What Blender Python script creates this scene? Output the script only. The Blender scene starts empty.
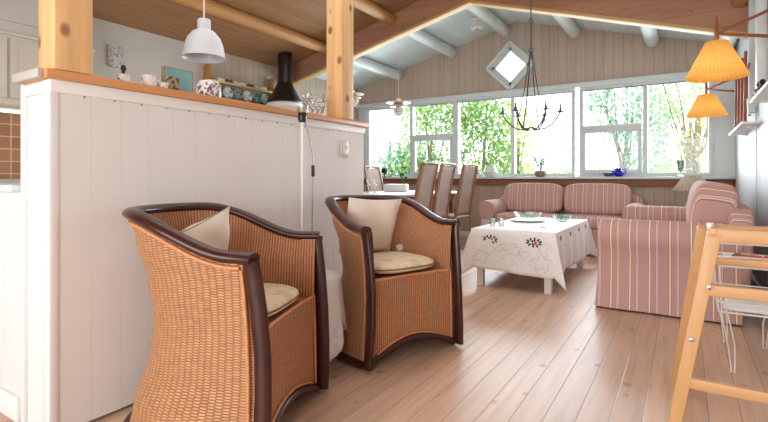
import bpy, bmesh, math, random
from mathutils import Vector, Matrix
random.seed(7)
PI = math.pi
S = bpy.context.scene
COL = S.collection

# ---------------------------------------------------------------- camera
cam = bpy.data.objects.new('camera', bpy.data.cameras.new('camera'))
COL.objects.link(cam)
cam.location = (0, 0, 1.0)
cam.rotation_euler = (math.radians(90), 0, math.radians(32.5))
cam.data.sensor_width = 36
cam.data.lens = 36 * 472 / 768
cam.data.shift_y = -(211 - 177.5) / 768
cam.data.clip_start = 0.02
S.camera = cam

# ---------------------------------------------------------------- world, lights, exposure
w = bpy.data.worlds.new('sky'); S.world = w; w.use_nodes = True
bg = w.node_tree.nodes['Background']
bg.inputs[0].default_value = (0.93, 0.97, 1.0, 1); bg.inputs[1].default_value = 4.2
S.view_settings.view_transform = 'Standard'
S.view_settings.look = 'None'
S.view_settings.gamma = 1
S.view_settings.exposure = 0.0

def area(name, loc, rot, sx, sy, power, col=(1, 1, 1)):
    l = bpy.data.lights.new(name, 'AREA'); l.shape = 'RECTANGLE'; l.size = sx; l.size_y = sy
    l.energy = power; l.color = col
    o = bpy.data.objects.new(name, l); o.location = loc; o.rotation_euler = rot
    COL.objects.link(o); return o
# unseen fill lamp added behind the camera, at the back wall gap
area('fill_back', (-1.0, -2.35, 1.45), (math.radians(90), 0, 0), 3.4, 2.0, 80, (.95, .98, 1))
area('daylight_windows', (-2.4, 7.62, 1.68), (math.radians(-90), 0, 0), 5.3, 1.3, 300, (.8, .91, 1))
area('fill_overhead', (-2.2, 3.0, 2.9), (0, 0, 0), 3.0, 3.5, 46, (.96, .98, 1))  # fill lamp added under the ceiling; the roof has no opening

# ---------------------------------------------------------------- helpers: materials
def sock(bs, *names):
    for n in names:
        if n in bs.inputs: return bs.inputs[n]
class NT:
    def __init__(s, name, rough=.5, spec=.5, metal=0):
        s.m = bpy.data.materials.new(name); s.m.use_nodes = True
        s.t = s.m.node_tree; s.b = s.t.nodes['Principled BSDF']
        s.b.inputs['Roughness'].default_value = rough
        s.b.inputs['Metallic'].default_value = metal
        sock(s.b, 'Specular IOR Level', 'Specular').default_value = spec
    def n(s, typ, **kw):
        o = s.t.nodes.new(typ)
        for k, v in kw.items(): setattr(o, k, v)
        return o
    def link(s, a, b): s.t.links.new(a, b)
    def val(s, x, sk):
        if isinstance(x, (int, float)): sk.default_value = x
        else: s.link(x, sk)
    def math(s, op, a, b=0, c=None, clamp=False):
        o = s.n('ShaderNodeMath', operation=op, use_clamp=clamp)
        s.val(a, o.inputs[0]); s.val(b, o.inputs[1])
        if c is not None: s.val(c, o.inputs[2])
        return o.outputs[0]
    def xyz(s, uv=False):
        tc = s.n('ShaderNodeTexCoord'); sp = s.n('ShaderNodeSeparateXYZ')
        s.link(tc.outputs['UV' if uv else 'Object'], sp.inputs[0])
        s.co = tc.outputs['UV' if uv else 'Object']
        return sp.outputs
    def comb(s, x, y, z):
        c = s.n('ShaderNodeCombineXYZ')
        for i, v in enumerate((x, y, z)): s.val(v, c.inputs[i])
        return c.outputs[0]
    def noise(s, vec, scale, detail=3, rough=.55):
        o = s.n('ShaderNodeTexNoise'); s.link(vec, o.inputs['Vector'])
        o.inputs['Scale'].default_value = scale; o.inputs['Detail'].default_value = detail
        o.inputs['Roughness'].default_value = rough
        return o.outputs[0]
    def ramp(s, fac, stops):
        r = s.n('ShaderNodeValToRGB'); s.link(fac, r.inputs[0])
        el = r.color_ramp.elements
        while len(el) < len(stops): el.new(.5)
        for e, (p, c) in zip(el, stops): e.position = p; e.color = (*c, 1) if len(c) == 3 else c
        return r.outputs[0]
    def mix(s, f, a, b, mode='MIX'):
        o = s.n('ShaderNodeMix', data_type='RGBA', blend_type=mode)
        s.val(f, o.inputs[0])
        for x, i in ((a, 6), (b, 7)):
            if isinstance(x, tuple): o.inputs[i].default_value = (*x[:3], 1)
            else: s.link(x, o.inputs[i])
        return o.outputs[2]
    def col(s, c):
        if isinstance(c, tuple): s.b.inputs['Base Color'].default_value = (*c[:3], 1)
        else: s.link(c, s.b.inputs['Base Color'])
    def bump(s, h, strength=.3, dist=.01):
        o = s.n('ShaderNodeBump'); o.inputs['Strength'].default_value = strength
        o.inputs['Distance'].default_value = dist
        s.link(h, o.inputs['Height']); s.link(o.outputs[0], s.b.inputs['Normal'])

def srgb(r, g, b):
    f = lambda v: (v/255/12.92) if v/255 <= .04045 else ((v/255+.055)/1.055)**2.4
    return (f(r), f(g), f(b))

def plain(name, c, rough=.5, metal=0, spec=.5, vary=.06, nscale=12):
    t = NT(name, rough, spec, metal)
    t.xyz()
    n = t.noise(t.co, nscale)
    f = t.ramp(n, [(.3, tuple(v*(1-vary) for v in c)), (.7, tuple(min(1, v*(1+vary)) for v in c))])
    t.col(f); return t.m

def wood(name, c, grain='Y', across='X', wboard=None, off=0, rough=.45, knots=.6, kth=1, kx=3.0, var=.18, joint=.35, jw=.03, dark=None, spec=.4, bumpy=.3):
    """wood with grain along one axis; wboard splits it into boards across another axis"""
    t = NT(name, rough, spec); x = t.xyz(); ax = {'X': 0, 'Y': 1, 'Z': 2}
    g, a = x[ax[grain]], x[ax[across]]
    third = x[3 - ax[grain] - ax[across]]
    dark = dark or tuple(v*.55 for v in c)
    if wboard:
        u = t.math('DIVIDE', t.math('SUBTRACT', a, off), wboard)
        idx = t.math('FLOOR', u); fr = t.math('FRACT', u)
        wn = t.n('ShaderNodeTexWhiteNoise', noise_dimensions='1D'); t.link(idx, wn.inputs['W']); rnd = wn.outputs[0]
    else:
        rnd = t.math('ADD', 0.5, 0)
    gs = t.math('ADD', g, t.math('MULTIPLY', rnd, 37.0))
    vec = t.comb(t.math('MULTIPLY', a, 26.0), t.math('MULTIPLY', gs, 1.3), t.math('MULTIPLY', third, 26.0))
    gr = t.noise(vec, 1.0, 5, .6)
    f = t.ramp(gr, [(.25, tuple(v*(1-var) for v in c)), (.5, c), (.8, tuple(min(1, v*(1+var*.7)) for v in c))])
    if knots:
        v2 = t.comb(t.math('MULTIPLY', a, 7.5), t.math('MULTIPLY', gs, 5.0), t.math('MULTIPLY', third, kx))
        vo = t.n('ShaderNodeTexVoronoi'); t.link(v2, vo.inputs['Vector']); vo.inputs['Scale'].default_value = 1
        k = t.ramp(vo.outputs['Distance'], [(.0, (1, 1, 1)), (.07*kth, (.8, .8, .8)), (.12*kth, (0, 0, 0))])
        f = t.mix(t.math('MULTIPLY', k, knots), f, dark)
    if wboard:
        b = t.math('ADD', t.math('MULTIPLY', rnd, var*.9), 1 - var*.45)
        f = t.mix(1.0, f, t.comb(b, b, b), 'MULTIPLY')
        e = t.math('MINIMUM', fr, t.math('SUBTRACT', 1.0, fr))
        j = t.ramp(e, [(0.0, (1, 1, 1)), (jw, (0, 0, 0))])
        f = t.mix(t.math('MULTIPLY', j, joint), f, tuple(v*.25 for v in c))
        t.bump(t.math('SUBTRACT', t.math('MULTIPLY', gr, .15), j), bumpy, .006)
    else:
        t.bump(gr, .12, .004)
    t.col(f); return t.m

def wicker(name, c, cu=.03, cv=.0095, eu=.25, ev=.6):
    t = NT(name, .5, .35); x = t.xyz(uv=True)
    u = t.math('DIVIDE', x[0], cu); v = t.math('DIVIDE', x[1], cv)
    iu = t.math('FLOOR', u); iv = t.math('FLOOR', v)
    par = t.math('MULTIPLY', t.math('FRACT', t.math('MULTIPLY', iu, .5)), 2.0)
    ph = t.math('MULTIPLY', par, .5)
    sv = t.math('ABSOLUTE', t.math('SINE', t.math('MULTIPLY', t.math('ADD', v, ph), PI)))
    su = t.math('ABSOLUTE', t.math('SINE', t.math('MULTIPLY', u, PI)))
    h = t.math('MULTIPLY', t.math('POWER', sv, ev), t.math('POWER', su, eu))
    n1 = t.noise(t.comb(t.math('MULTIPLY', x[0], 9.0), t.math('MULTIPLY', x[1], 55.0), 0.0), 1.0, 3)
    n2 = t.noise(t.comb(t.math('MULTIPLY', iu, .9), t.math('MULTIPLY', iv, .45), 3.0), 1.0, 2, .7)
    base = t.ramp(n2, [(.25, tuple(k*.72 for k in c)), (.5, c), (.78, tuple(min(1, k*1.28) for k in c))])
    base = t.mix(t.math('MULTIPLY', n1, .35), base, (c[0]*1.25, c[1]*1.2, c[2]*1.1))
    f = t.mix(h, tuple(k*.2 for k in (c[0], c[1]*.85, c[2]*.8)), base)
    t.col(f); t.bump(h, .7, .004); return t.m

def striped(name, axis, tone=(1, 1, 1)):
    t = NT(name, .85, .15); x = t.xyz()
    a = x[{'X': 0, 'Y': 1, 'Z': 2}[axis]]
    base = tuple(k*q for k, q in zip(srgb(198, 158, 151), tone))
    fr = t.math('FRACT', t.math('DIVIDE', t.math('ADD', a, 10.0), .128))
    cream = tuple(k*q for k, q in zip(srgb(240, 226, 196), tone)); pale = tuple(k*q for k, q in zip(srgb(228, 210, 204), tone))
    rose = tuple(k*q for k, q in zip(srgb(172, 120, 114), tone))
    r = t.n('ShaderNodeValToRGB'); t.link(fr, r.inputs[0]); r.color_ramp.interpolation = 'CONSTANT'
    stops = [(0, base), (.14, rose), (.17, cream), (.25, rose), (.28, base), (.50, rose), (.52, pale), (.56, base), (.60, pale), (.64, rose), (.665, base), (.9, base)]
    el = r.color_ramp.elements
    while len(el) < len(stops): el.new(.5)
    for e, (p, c) in zip(el, stops): e.position = p; e.color = (*c, 1)
    n = t.noise(t.co, 90, 2)
    f = t.mix(t.math('MULTIPLY', n, .12), r.outputs[0], tuple(k*.8 for k in base))
    t.col(f)
    t.bump(t.noise(t.co, 7, 3), .25, .03); return t.m

def glassy(name, tint=(1, 1, 1), gl=.1, rough=.02):
    t = NT(name); t.t.nodes.remove(t.b)
    tr = t.n('ShaderNodeBsdfTransparent'); tr.inputs[0].default_value = (*tint, 1)
    g = t.n('ShaderNodeBsdfGlossy'); g.inputs['Roughness'].default_value = rough
    lw = t.n('ShaderNodeLayerWeight'); lw.inputs[0].default_value = .25
    fac = t.math('MAXIMUM', lw.outputs['Facing'], gl) if gl > .15 else t.math('MULTIPLY', lw.outputs['Fresnel'], 1.0)
    if gl > .15: fac = t.math('MULTIPLY', fac, .8)
    mx = t.n('ShaderNodeMixShader'); t.link(fac, mx.inputs[0]); t.link(tr.outputs[0], mx.inputs[1]); t.link(g.outputs[0], mx.inputs[2])
    t.link(mx.outputs[0], t.t.nodes['Material Output'].inputs[0]); return t.m

def shade_mat(name, c, emit, pleat=0):
    t = NT(name, .8, .1); x = t.xyz(uv=True)
    p = t.math('ABSOLUTE', t.math('SINE', t.math('MULTIPLY', x[0], PI)))
    f = t.mix(p, tuple(k*.72 for k in c), c)
    t.col(f)
    if emit:
        lv = t.math('MULTIPLY', t.ramp(x[1], [(0, (.55,)*3), (.35, (1,)*3), (1, (.62,)*3)]), emit)
        t.link(f, sock(t.b, 'Emission Color', 'Emission')); t.link(lv, t.b.inputs['Emission Strength'])
    t.bump(p, .5, .01)
    return t.m

def emis(name, c, s):
    t = NT(name); sock(t.b, 'Emission Color', 'Emission').default_value = (*c, 1); t.b.inputs['Emission Strength'].default_value = s
    t.col(c); return t.m

def blotch(name, base, c1, c2, scale=18, th=.58, rough=.8):
    t = NT(name, rough, .2); t.xyz()
    n1 = t.noise(t.co, scale, 2); n2 = t.noise(t.co, scale*1.7, 2)
    f = t.mix(t.ramp(n1, [(th, (0, 0, 0)), (th+.04, (1, 1, 1))]), base, c1)
    f = t.mix(t.ramp(n2, [(th+.04, (0, 0, 0)), (th+.08, (1, 1, 1))]), f, c2)
    t.col(f); t.bump(n1, .15, .01); return t.m

def leafmat(name, c1, c2, c3):
    t = NT(name, .6, .2); gm = t.n('ShaderNodeNewGeometry')
    f = t.ramp(gm.outputs['Random Per Island'], [(0, c1), (.5, c2), (1, c3)])
    t.col(f)
    tl = t.n('ShaderNodeBsdfTranslucent'); t.link(f, tl.inputs[0])
    mx = t.n('ShaderNodeMixShader'); mx.inputs[0].default_value = .45
    t.link(t.b.outputs[0], mx.inputs[1]); t.link(tl.outputs[0], mx.inputs[2])
    t.link(mx.outputs[0], t.t.nodes['Material Output'].inputs[0]); return t.m

# ---------------------------------------------------------------- helpers: meshes
def smooth_(me, ang=40):
    for p in me.polygons: p.use_smooth = True
    try: me.set_sharp_from_angle(angle=math.radians(ang))
    except Exception: pass

class MB:
    def __init__(s): s.bm = bmesh.new(); s.uv = s.bm.loops.layers.uv.new('UVMap')
    def box(s, c, d, rot=None, bev=0, seg=2):
        r = bmesh.ops.create_cube(s.bm, size=1); vs = r['verts']
        M = Matrix.Translation(Vector(c)) @ (rot.to_4x4() if rot else Matrix()) @ Matrix.Diagonal((*d, 1))
        bmesh.ops.transform(s.bm, matrix=M, verts=vs)
        if bev:
            es = list({e for v in vs for e in v.link_edges})
            bmesh.ops.bevel(s.bm, geom=es, offset=min(bev, min(d)*.45), segments=seg, affect='EDGES', profile=.5)
        return s
    def bar(s, a, b, wd, th, bev=.004, up=(0, 0, 1)):
        a, b = Vector(a), Vector(b); z = (b-a).normalized(); up = Vector(up)
        if abs(z.dot(up)) > .98: up = Vector((0, 1, 0))
        x = up.cross(z).normalized(); y = z.cross(x)
        R = Matrix((x, y, z)).transposed()
        return s.box((a+b)/2, (wd, th, (b-a).length), R, bev)
    def tube(s, pts, r, n=10, closed=False, cap=True, flat=None, up=None):
        P = [Vector(p) for p in pts]; N = len(P); rings = []; prev = None
        for i, p in enumerate(P):
            if closed: t = (P[(i+1) % N]-P[i-1]).normalized()
            else: t = (P[min(i+1, N-1)]-P[max(i-1, 0)]).normalized()
            if up is not None: ref = Vector(up[i] if isinstance(up, list) else up)
            else: ref = prev if prev else (Vector((0, 0, 1)) if abs(t.z) < .9 else Vector((1, 0, 0)))
            xx = (ref - t*ref.dot(t))
            if xx.length < 1e-4: xx = t.orthogonal()
            xx.normalize(); yy = t.cross(xx); prev = xx
            rr = r[i] if isinstance(r, (list, tuple)) else r
            fx, fy = flat if flat else (1, 1)
            rings.append([s.bm.verts.new(p + xx*math.cos(a)*rr*fx + yy*math.sin(a)*rr*fy) for a in [2*PI*k/n for k in range(n)]])
        for i in range(N if closed else N-1):
            A, B = rings[i], rings[(i+1) % N]
            for k in range(n):
                s.bm.faces.new((A[k], A[(k+1) % n], B[(k+1) % n], B[k]))
        if cap and not closed:
            s.bm.faces.new(rings[0][::-1]); s.bm.faces.new(rings[-1])
        return s
    def lathe(s, prof, c=(0, 0, 0), n=24, rot=None, pleat=0, amp=0, cap=False):
        c = Vector(c); rings = []
        for (r, z) in prof:
            ring = []
            for k in range(n):
                a = 2*PI*k/n; rr = r*(1+(amp if k % 2 else -amp)) if pleat else r
                v = Vector((rr*math.cos(a), rr*math.sin(a), z))
                if rot: v = rot @ v
                ring.append(s.bm.verts.new(c+v))
            rings.append(ring)
        for i in range(len(rings)-1):
            A, B = rings[i], rings[i+1]
            for k in range(n):
                f = s.bm.faces.new((A[k], A[(k+1) % n], B[(k+1) % n], B[k]))
                for lp, (uu, vv) in zip(f.loops, ((k, i), (k+1, i), (k+1, i+1), (k, i+1))):
                    lp[s.uv].uv = (uu/2, vv/max(1, len(rings)-1))
        if cap:
            s.bm.faces.new(rings[0][::-1]); s.bm.faces.new(rings[-1])
        return s
    def grid(s, f, nu, nv, closed=False, uvf=None):
        V = [[s.bm.verts.new(Vector(f(i/nu, j/nv))) for j in range(nv+1)] for i in range(nu+1)]
        for i in range(nu):
            for j in range(nv):
                fc = s.bm.faces.new((V[i][j], V[i+1][j], V[i+1][j+1], V[i][j+1]))
                for lp, (a, b) in zip(fc.loops, ((i, j), (i+1, j), (i+1, j+1), (i, j+1))):
                    lp[s.uv].uv = uvf(a/nu, b/nv) if uvf else (a/nu, b/nv)
        return s
    def prism(s, poly, axis, lo, hi, bev=0):
        """closed polygon in the two other axes extruded along axis"""
        def mk(p, q):
            if axis == 'X': return (q, p[0], p[1])
            if axis == 'Y': return (p[0], q, p[1])
            return (p[0], p[1], q)
        A = [s.bm.verts.new(mk(p, lo)) for p in poly]; B = [s.bm.verts.new(mk(p, hi)) for p in poly]
        n = len(poly); fs = [s.bm.faces.new(A), s.bm.faces.new(B[::-1])]
        for i in range(n): fs.append(s.bm.faces.new((A[i], B[i], B[(i+1) % n], A[(i+1) % n])))
        if bev:
            es = [e for e in {e for f in fs[:2] for e in f.edges}]
            bmesh.ops.bevel(s.bm, geom=es, offset=bev, segments=3, affect='EDGES', profile=.5)
        return s
    def pillow(s, c, d, rot=None, n=14, e=.32, ez=.8):
        """rounded cushion: superellipsoid"""
        R = rot or Matrix.Identity(3); c = Vector(c)
        def sg(v, p): return math.copysign(abs(v)**p, v)
        def f(u, v):
            th = -PI/2+PI*v; ph = 2*PI*u
            q = Vector((d[0]/2*sg(math.cos(th), min(e*1.6, ez))*sg(math.cos(ph), e), d[1]/2*sg(math.cos(th), min(e*1.6, ez))*sg(math.sin(ph), e), d[2]/2*sg(math.sin(th), ez)))
            return c + R @ q
        s.grid(f, n*3, n); return s
    def build(s, name, mat, parent=None, smooth=True, ang=40, solid=0, sub=0):
        bmesh.ops.remove_doubles(s.bm, verts=s.bm.verts, dist=1e-5)
        bmesh.ops.recalc_face_normals(s.bm, faces=s.bm.faces)
        me = bpy.data.meshes.new(name); s.bm.to_mesh(me); s.bm.free()
        me.materials.append(mat)
        if smooth: smooth_(me, ang)
        o = bpy.data.objects.new(name, me); COL.objects.link(o)
        if parent: o.parent = parent
        if solid:
            m = o.modifiers.new('solid', 'SOLIDIFY'); m.thickness = solid; m.offset = 0
        if sub:
            m = o.modifiers.new('sub', 'SUBSURF'); m.levels = m.render_levels = sub
        return o

def tag(o, label=None, cat=None, group=None, kind=None):
    if label: o['label'] = label
    if cat: o['category'] = cat
    if group: o['group'] = group
    if kind: o['kind'] = kind
    return o
def thing(name, label, cat, loc=(0, 0, 0), rz=0, group=None):
    o = bpy.data.objects.new(name, None); COL.objects.link(o); o.empty_display_size = .1
    o.location = loc; o.rotation_euler = (0, 0, rz); return tag(o, label, cat, group)
def struct(o): o['kind'] = 'structure'; return o
def copy_tree(o, parent=None):
    c = o.copy(); COL.objects.link(c)
    if parent: c.parent = parent
    for ch in [k for k in o.children]: copy_tree(ch, c)
    return c

# ---------------------------------------------------------------- materials
M = {}
M['floor'] = wood('pine_floor', srgb(208, 174, 148), 'Y', 'X', .116, -.147, rough=.38, knots=.9, kth=1.4, var=.26, joint=.85, jw=.022, spec=.5)
M['white_paint'] = plain('white_paint', srgb(232, 229, 226), .45, vary=.015, nscale=3)
M['white_frame'] = plain('white_frame', srgb(212, 220, 222), .4, vary=.02)
M['panel_pink'] = wood('limed_panel', srgb(190, 173, 158), 'Z', 'X', .125, .02, rough=.6, knots=.35, var=.12, joint=.6, jw=.04)
M['panel_pinkY'] = wood('limed_panel_side', srgb(184, 168, 150), 'Z', 'Y', .125, .02, rough=.6, knots=.3, var=.12, joint=.6, jw=.04)
M['panel_white'] = wood('white_panel', srgb(205, 212, 214), 'Z', 'Y', .1, .02, rough=.5, knots=0, var=.05, joint=.4, jw=.05)
M['kitchen_wall'] = plain('kitchen_wall', srgb(190, 184, 176), .7, vary=.03, nscale=4)
M['ceil_brown'] = wood('brown_ceiling', srgb(154, 114, 78), 'Y', 'X', .11, 0, rough=.55, knots=.5, var=.22, joint=.7)
M['ceil_white'] = wood('white_ceiling', srgb(208, 220, 220), 'Y', 'X', .11, 0, rough=.6, knots=0, var=.1, joint=.3)
M['pine'] = wood('pine_post', srgb(228, 184, 130), 'Z', 'X', rough=.45, knots=.9, kth=1.6, kx=7.5, var=.26, dark=srgb(110, 60, 30))
M['pineY'] = wood('pine_cap', srgb(204, 144, 94), 'Y', 'X', rough=.4, knots=.7, var=.12)
M['rafter'] = wood('brown_rafter', srgb(172, 128, 100), 'X', 'Z', .16, 0, rough=.55, knots=.7, var=.15, joint=.4)
M['log'] = wood('log_brown', srgb(188, 138, 82), 'Y', 'X', rough=.5, knots=.5, var=.2)
M['log_end'] = plain('log_end', srgb(120, 78, 38), .7, vary=.2)
M['edge'] = wood('pale_edge', srgb(204, 166, 110), 'X', 'Z', rough=.5, knots=0, var=.08)
M['log_white'] = wood('log_white', srgb(206, 214, 212), 'Y', 'X', rough=.55, knots=0, var=.06)
M['teakX'] = wood('brown_sill', srgb(148, 96, 62), 'X', 'Z', rough=.45, knots=0, var=.2)
M['wicker'] = wicker('woven_wicker', srgb(206, 150, 106))
M['wicker_ribs'] = wicker('ribbed_wicker', srgb(210, 150, 108), .0135, .013, .8, .2)
M['darkwood'] = plain('dark_rattan', srgb(62, 26, 20), .28, vary=.25, nscale=14)
M['binding'] = plain('cane_binding', srgb(206, 140, 92), .5, vary=.15, nscale=60)
M['cream'] = plain('cream_cloth', srgb(232, 222, 208), .9, vary=.03)
M['seatfab'] = blotch('floral_seat', srgb(230, 214, 188), srgb(212, 202, 158), srgb(218, 190, 156), 14, .56)
M['piping'] = plain('brown_piping', srgb(140, 96, 60), .8)
M['stripeX'] = striped('pink_stripe_across', 'X')
M['stripeY'] = striped('pink_stripe_along', 'Y')
M['stripeZ'] = striped('pink_stripe_level', 'Z')
M['cloth'] = blotch('embroidered_cloth', srgb(244, 243, 243), srgb(236, 232, 228), srgb(232, 230, 230), 26, .6)
M['white_metal'] = plain('white_metal', srgb(232, 228, 220), .4, vary=.03)
M['steel'] = plain('steel', srgb(190, 190, 190), .25, metal=1)
M['black'] = plain('black_metal', srgb(34, 30, 28), .35, vary=.1)
M['iron'] = plain('wrought_iron', srgb(62, 66, 68), .5, metal=.4, vary=.15)
M['beech'] = wood('beech_stand', srgb(216, 168, 116), 'Z', 'X', rough=.4, knots=0, var=.1)
M['beechX'] = wood('beech_rail', srgb(212, 162, 110), 'X', 'Z', rough=.4, knots=0, var=.1)
M['teak'] = plain('teak', srgb(150, 82, 50), .4, vary=.18, nscale=18)
M['shade_warm'] = shade_mat('yellow_pleat', srgb(255, 184, 92), .66)
M['shade_grey'] = shade_mat('grey_pleat', srgb(202, 190, 176), 0)
M['bulb'] = emis('bulb', (1, .86, .6), 4)
M['glass'] = glassy('window_glass')
M['clear'] = glassy('clear_glass', (.93, .97, .95), .3, .06)
M['greenglass'] = glassy('green_glass', (.72, .85, .75), .3, .08)
M['china'] = blotch('painted_china', srgb(238, 238, 236), srgb(96, 110, 130), srgb(190, 150, 120), 45, .6, .25)
M['floralchina'] = blotch('floral_china', srgb(236, 232, 236), srgb(120, 84, 120), srgb(140, 150, 100), 34, .54, .25)
M['white_china'] = plain('white_china', srgb(226, 230, 230), .2, vary=.02)
M['blue'] = plain('cobalt', srgb(24, 40, 190), .15, vary=.1)
M['bluegreen'] = plain('blue_green', srgb(40, 86, 120), .2, vary=.2)
M['cane'] = wicker('chair_cane', srgb(172, 138, 112))
M['chairwood'] = plain('dining_wood', srgb(146, 96, 64), .4, vary=.15)
M['leafpot'] = leafmat('plant_leaf', srgb(60, 90, 60), srgb(90, 120, 80), srgb(110, 140, 100))
M['tile'] = None

# ---------------------------------------------------------------- room shell
XL, XR, YW, YB = -5.3, .535, 7.4, -2.6
RX, RZ = -2.233, 3.46
SL, SR = .2475, .286
def ceil_z(x): return RZ - SL*(RX-x) if x < RX else RZ - SR*(x-RX)
YR = 5.4   # rafter plane

f = MB(); f.box(((XL+1.7)/2, (YB+YW)/2, -.05), (1.7-XL, YW-YB, .1)); struct(f.build('floor', M['floor'], smooth=False))

def roof(y0, y1, name, mat, xr):
    b = MB(); T = .08
    poly = [(XL-.1, ceil_z(XL-.1)), (RX, RZ), (xr, ceil_z(xr)), (xr, ceil_z(xr)+T), (RX, RZ+T), (XL-.1, ceil_z(XL-.1)+T)]
    b.prism(poly, 'Y', y0, y1); return struct(b.build(name, mat, smooth=False))
roof(YB-.1, YR+.1, 'ceiling', M['ceil_brown'], 1.8)
roof(YR+.1, YW+.1, 'ceiling', M['ceil_white'], .65)

def wallpoly(name, poly, axis, lo, hi, mat): b = MB(); b.prism(poly, axis, lo, hi); return struct(b.build(name, mat, smooth=False))
# left wall: painted by the kitchen, boarded further on
wallpoly('wall_left', [(YB, 0), (3.95, 0), (3.95, ceil_z(XL)), (YB, ceil_z(XL))], 'X', XL-.1, XL, M['kitchen_wall'])
wallpoly('wall_left', [(3.95, 0), (YW, 0), (YW, ceil_z(XL)), (3.95, ceil_z(XL))], 'X', XL-.1, XL, M['panel_pinkY'])
# right wall of the sitting corner, jog and near right wall
wallpoly('wall_right', [(3.3, 0), (YW, 0), (YW, ceil_z(XR)), (3.3, ceil_z(XR))], 'X', XR, XR+.1, M['panel_white'])
wallpoly('wall_right', [(XR+.1, 0), (1.7, 0), (1.7, ceil_z(1.7)), (XR+.1, ceil_z(XR+.1))], 'Y', 3.3, 3.4, M['white_paint'])
wallpoly('wall_right', [(YB, 0), (3.4, 0), (3.4, ceil_z(1.7)), (YB, ceil_z(1.7))], 'X', 1.7, 1.8, M['white_paint'])
# back wall behind the camera, its open gap added to admit light
b = MB()
for (x0, x1, z0, z1) in [(XL, -2.75, 0, 2.5), (.75, 1.7, 0, 2.5)]:
    b.box(((x0+x1)/2, YB+.0, (z0+z1)/2), (x1-x0, .1, z1-z0))
b.box(((XL+1.7)/2, YB, 2.95), (1.7-XL, .1, .9))
struct(b.build('wall_back', M['white_paint'], smooth=False))
# window wall: boards below the sill and above the head, openings between
SILL, HEAD = 1.0, 2.32
b = MB(); b.box(((XL+XR)/2, YW+.06, SILL/2), (XR-XL, .12, SILL)); struct(b.build('wall_rear', M['panel_pink'], smooth=False))
# gable with diamond opening
DX, DZ, DH = -2.335, 2.765, .33
b = MB(); bm = b.bm
outer = [(XL, HEAD), (DX, HEAD), (XR, HEAD), (XR, ceil_z(XR)), (RX, RZ), (XL, ceil_z(XL))]
for y in (YW, YW+.12):
    pass
def quad_strip(polys):
    for poly in polys:
        b.prism(poly, 'Y', YW, YW+.12)
zt = lambda x: ceil_z(x)
quad_strip([
    [(XL, HEAD), (DX-DH, HEAD), (DX-DH, DZ), (DX-DH, zt(DX-DH)), (XL, zt(XL))],
    [(DX+DH, HEAD), (XR, HEAD), (XR, zt(XR)), (DX+DH, zt(DX+DH)), (DX+DH, DZ)],
    [(DX-DH, HEAD), (DX, HEAD), (DX, DZ-DH), (DX-DH, DZ)],
    [(DX, HEAD), (DX+DH, HEAD), (DX+DH, DZ), (DX, DZ-DH)],
    [(DX-DH, DZ), (DX, DZ+DH), (DX, zt(DX)), (DX-DH, zt(DX-DH))],
    [(DX, DZ+DH), (DX+DH, DZ), (DX+DH, zt(DX+DH)), (RX, RZ), (DX, zt(DX))]])
struct(b.build('wall_rear', M['panel_pink'], smooth=False))
# end piers of the window band
b = MB(); b.box(((XL-5.05)/2, YW+.06, 1.66), (.25, .12, 1.32)); b.box(((XR+.31)/2, YW+.06, 1.66), (XR-.31, .12, 1.32))
struct(b.build('wall_rear', M['white_frame'], smooth=False))
b = MB(); b.box(((XL+XR)/2, YW-.03, HEAD+.03), (XR-XL, .08, .07), bev=.006)
struct(b.build('trim_1', M['white_frame'])); 
b = MB(); b.box(((XL+XR)/2, YW-.06, SILL-.005), (XR-XL, .2, .035), bev=.008); struct(b.build('trim_2', M['white_frame']))
b = MB(); b.box(((XL+XR)/2, YW-.035, SILL-.075), (XR-XL, .06, .1), bev=.006); struct(b.build('trim_3', M['teakX']))

# windows: frames with fixed panes and opening lower sashes
def rect_frame(b, x0, x1, z0, z1, t, y, dp):
    b.box(((x0+x1)/2, y, z0+t/2), (x1-x0, dp, t), bev=.005); b.box(((x0+x1)/2, y, z1-t/2), (x1-x0, dp, t), bev=.005)
    b.box((x0+t/2, y, (z0+z1)/2), (t, dp, z1-z0-2*t), bev=.005); b.box((x1-t/2, y, (z0+z1)/2), (t, dp, z1-z0-2*t), bev=.005)
def window(n, x0, x1, splits, sash):
    """splits: mullion xs; sash: index of the bay that has an upper pane and an opening lower pane"""
    b = MB(); rect_frame(b, x0, x1, SILL+.012, HEAD, .05, YW+.02, .1)
    for m in splits: b.box((m, YW+.02, (SILL+HEAD)/2), (.06, .1, HEAD-SILL-.1), bev=.005)
    fr = struct(b.build('window_%d' % n, M['white_frame']))
    xs = [x0]+splits+[x1]
    for i in range(len(xs)-1):
        a, c = xs[i]+.04, xs[i+1]-.04
        if i == sash:
            zt_ = 1.72
            t = MB(); t.box(((a+c)/2, YW+.01, zt_), (c-a, .11, .06), bev=.005); t.build('transom', M['white_frame'], fr)
            t = MB(); rect_frame(t, a, c, SILL+.06, zt_-.03, .05, YW-.03, .05); t.build('sash', M['white_frame'], fr)
            g = MB(); g.box(((a+c)/2, YW-.03, (SILL+.06+zt_-.03)/2), (c-a-.08, .008, zt_-SILL-.17)); g.build('pane', M['glass'], fr, smooth=False)
            g = MB(); g.box(((a+c)/2, YW+.03, (zt_+HEAD)/2), (c-a, .008, HEAD-zt_-.05)); g.build('pane', M['glass'], fr, smooth=False)
        else:
            g = MB(); g.box(((a+c)/2, YW+.03, (SILL+HEAD)/2), (c-a, .008, HEAD-SILL-.1)); g.build('pane', M['glass'], fr, smooth=False)
window(1, -5.14, -3.27, [-4.12], 1)
window(2, -3.27, -1.36, [-2.29], 5)
window(3, -1.30, .31, [-.455], 0)
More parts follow.
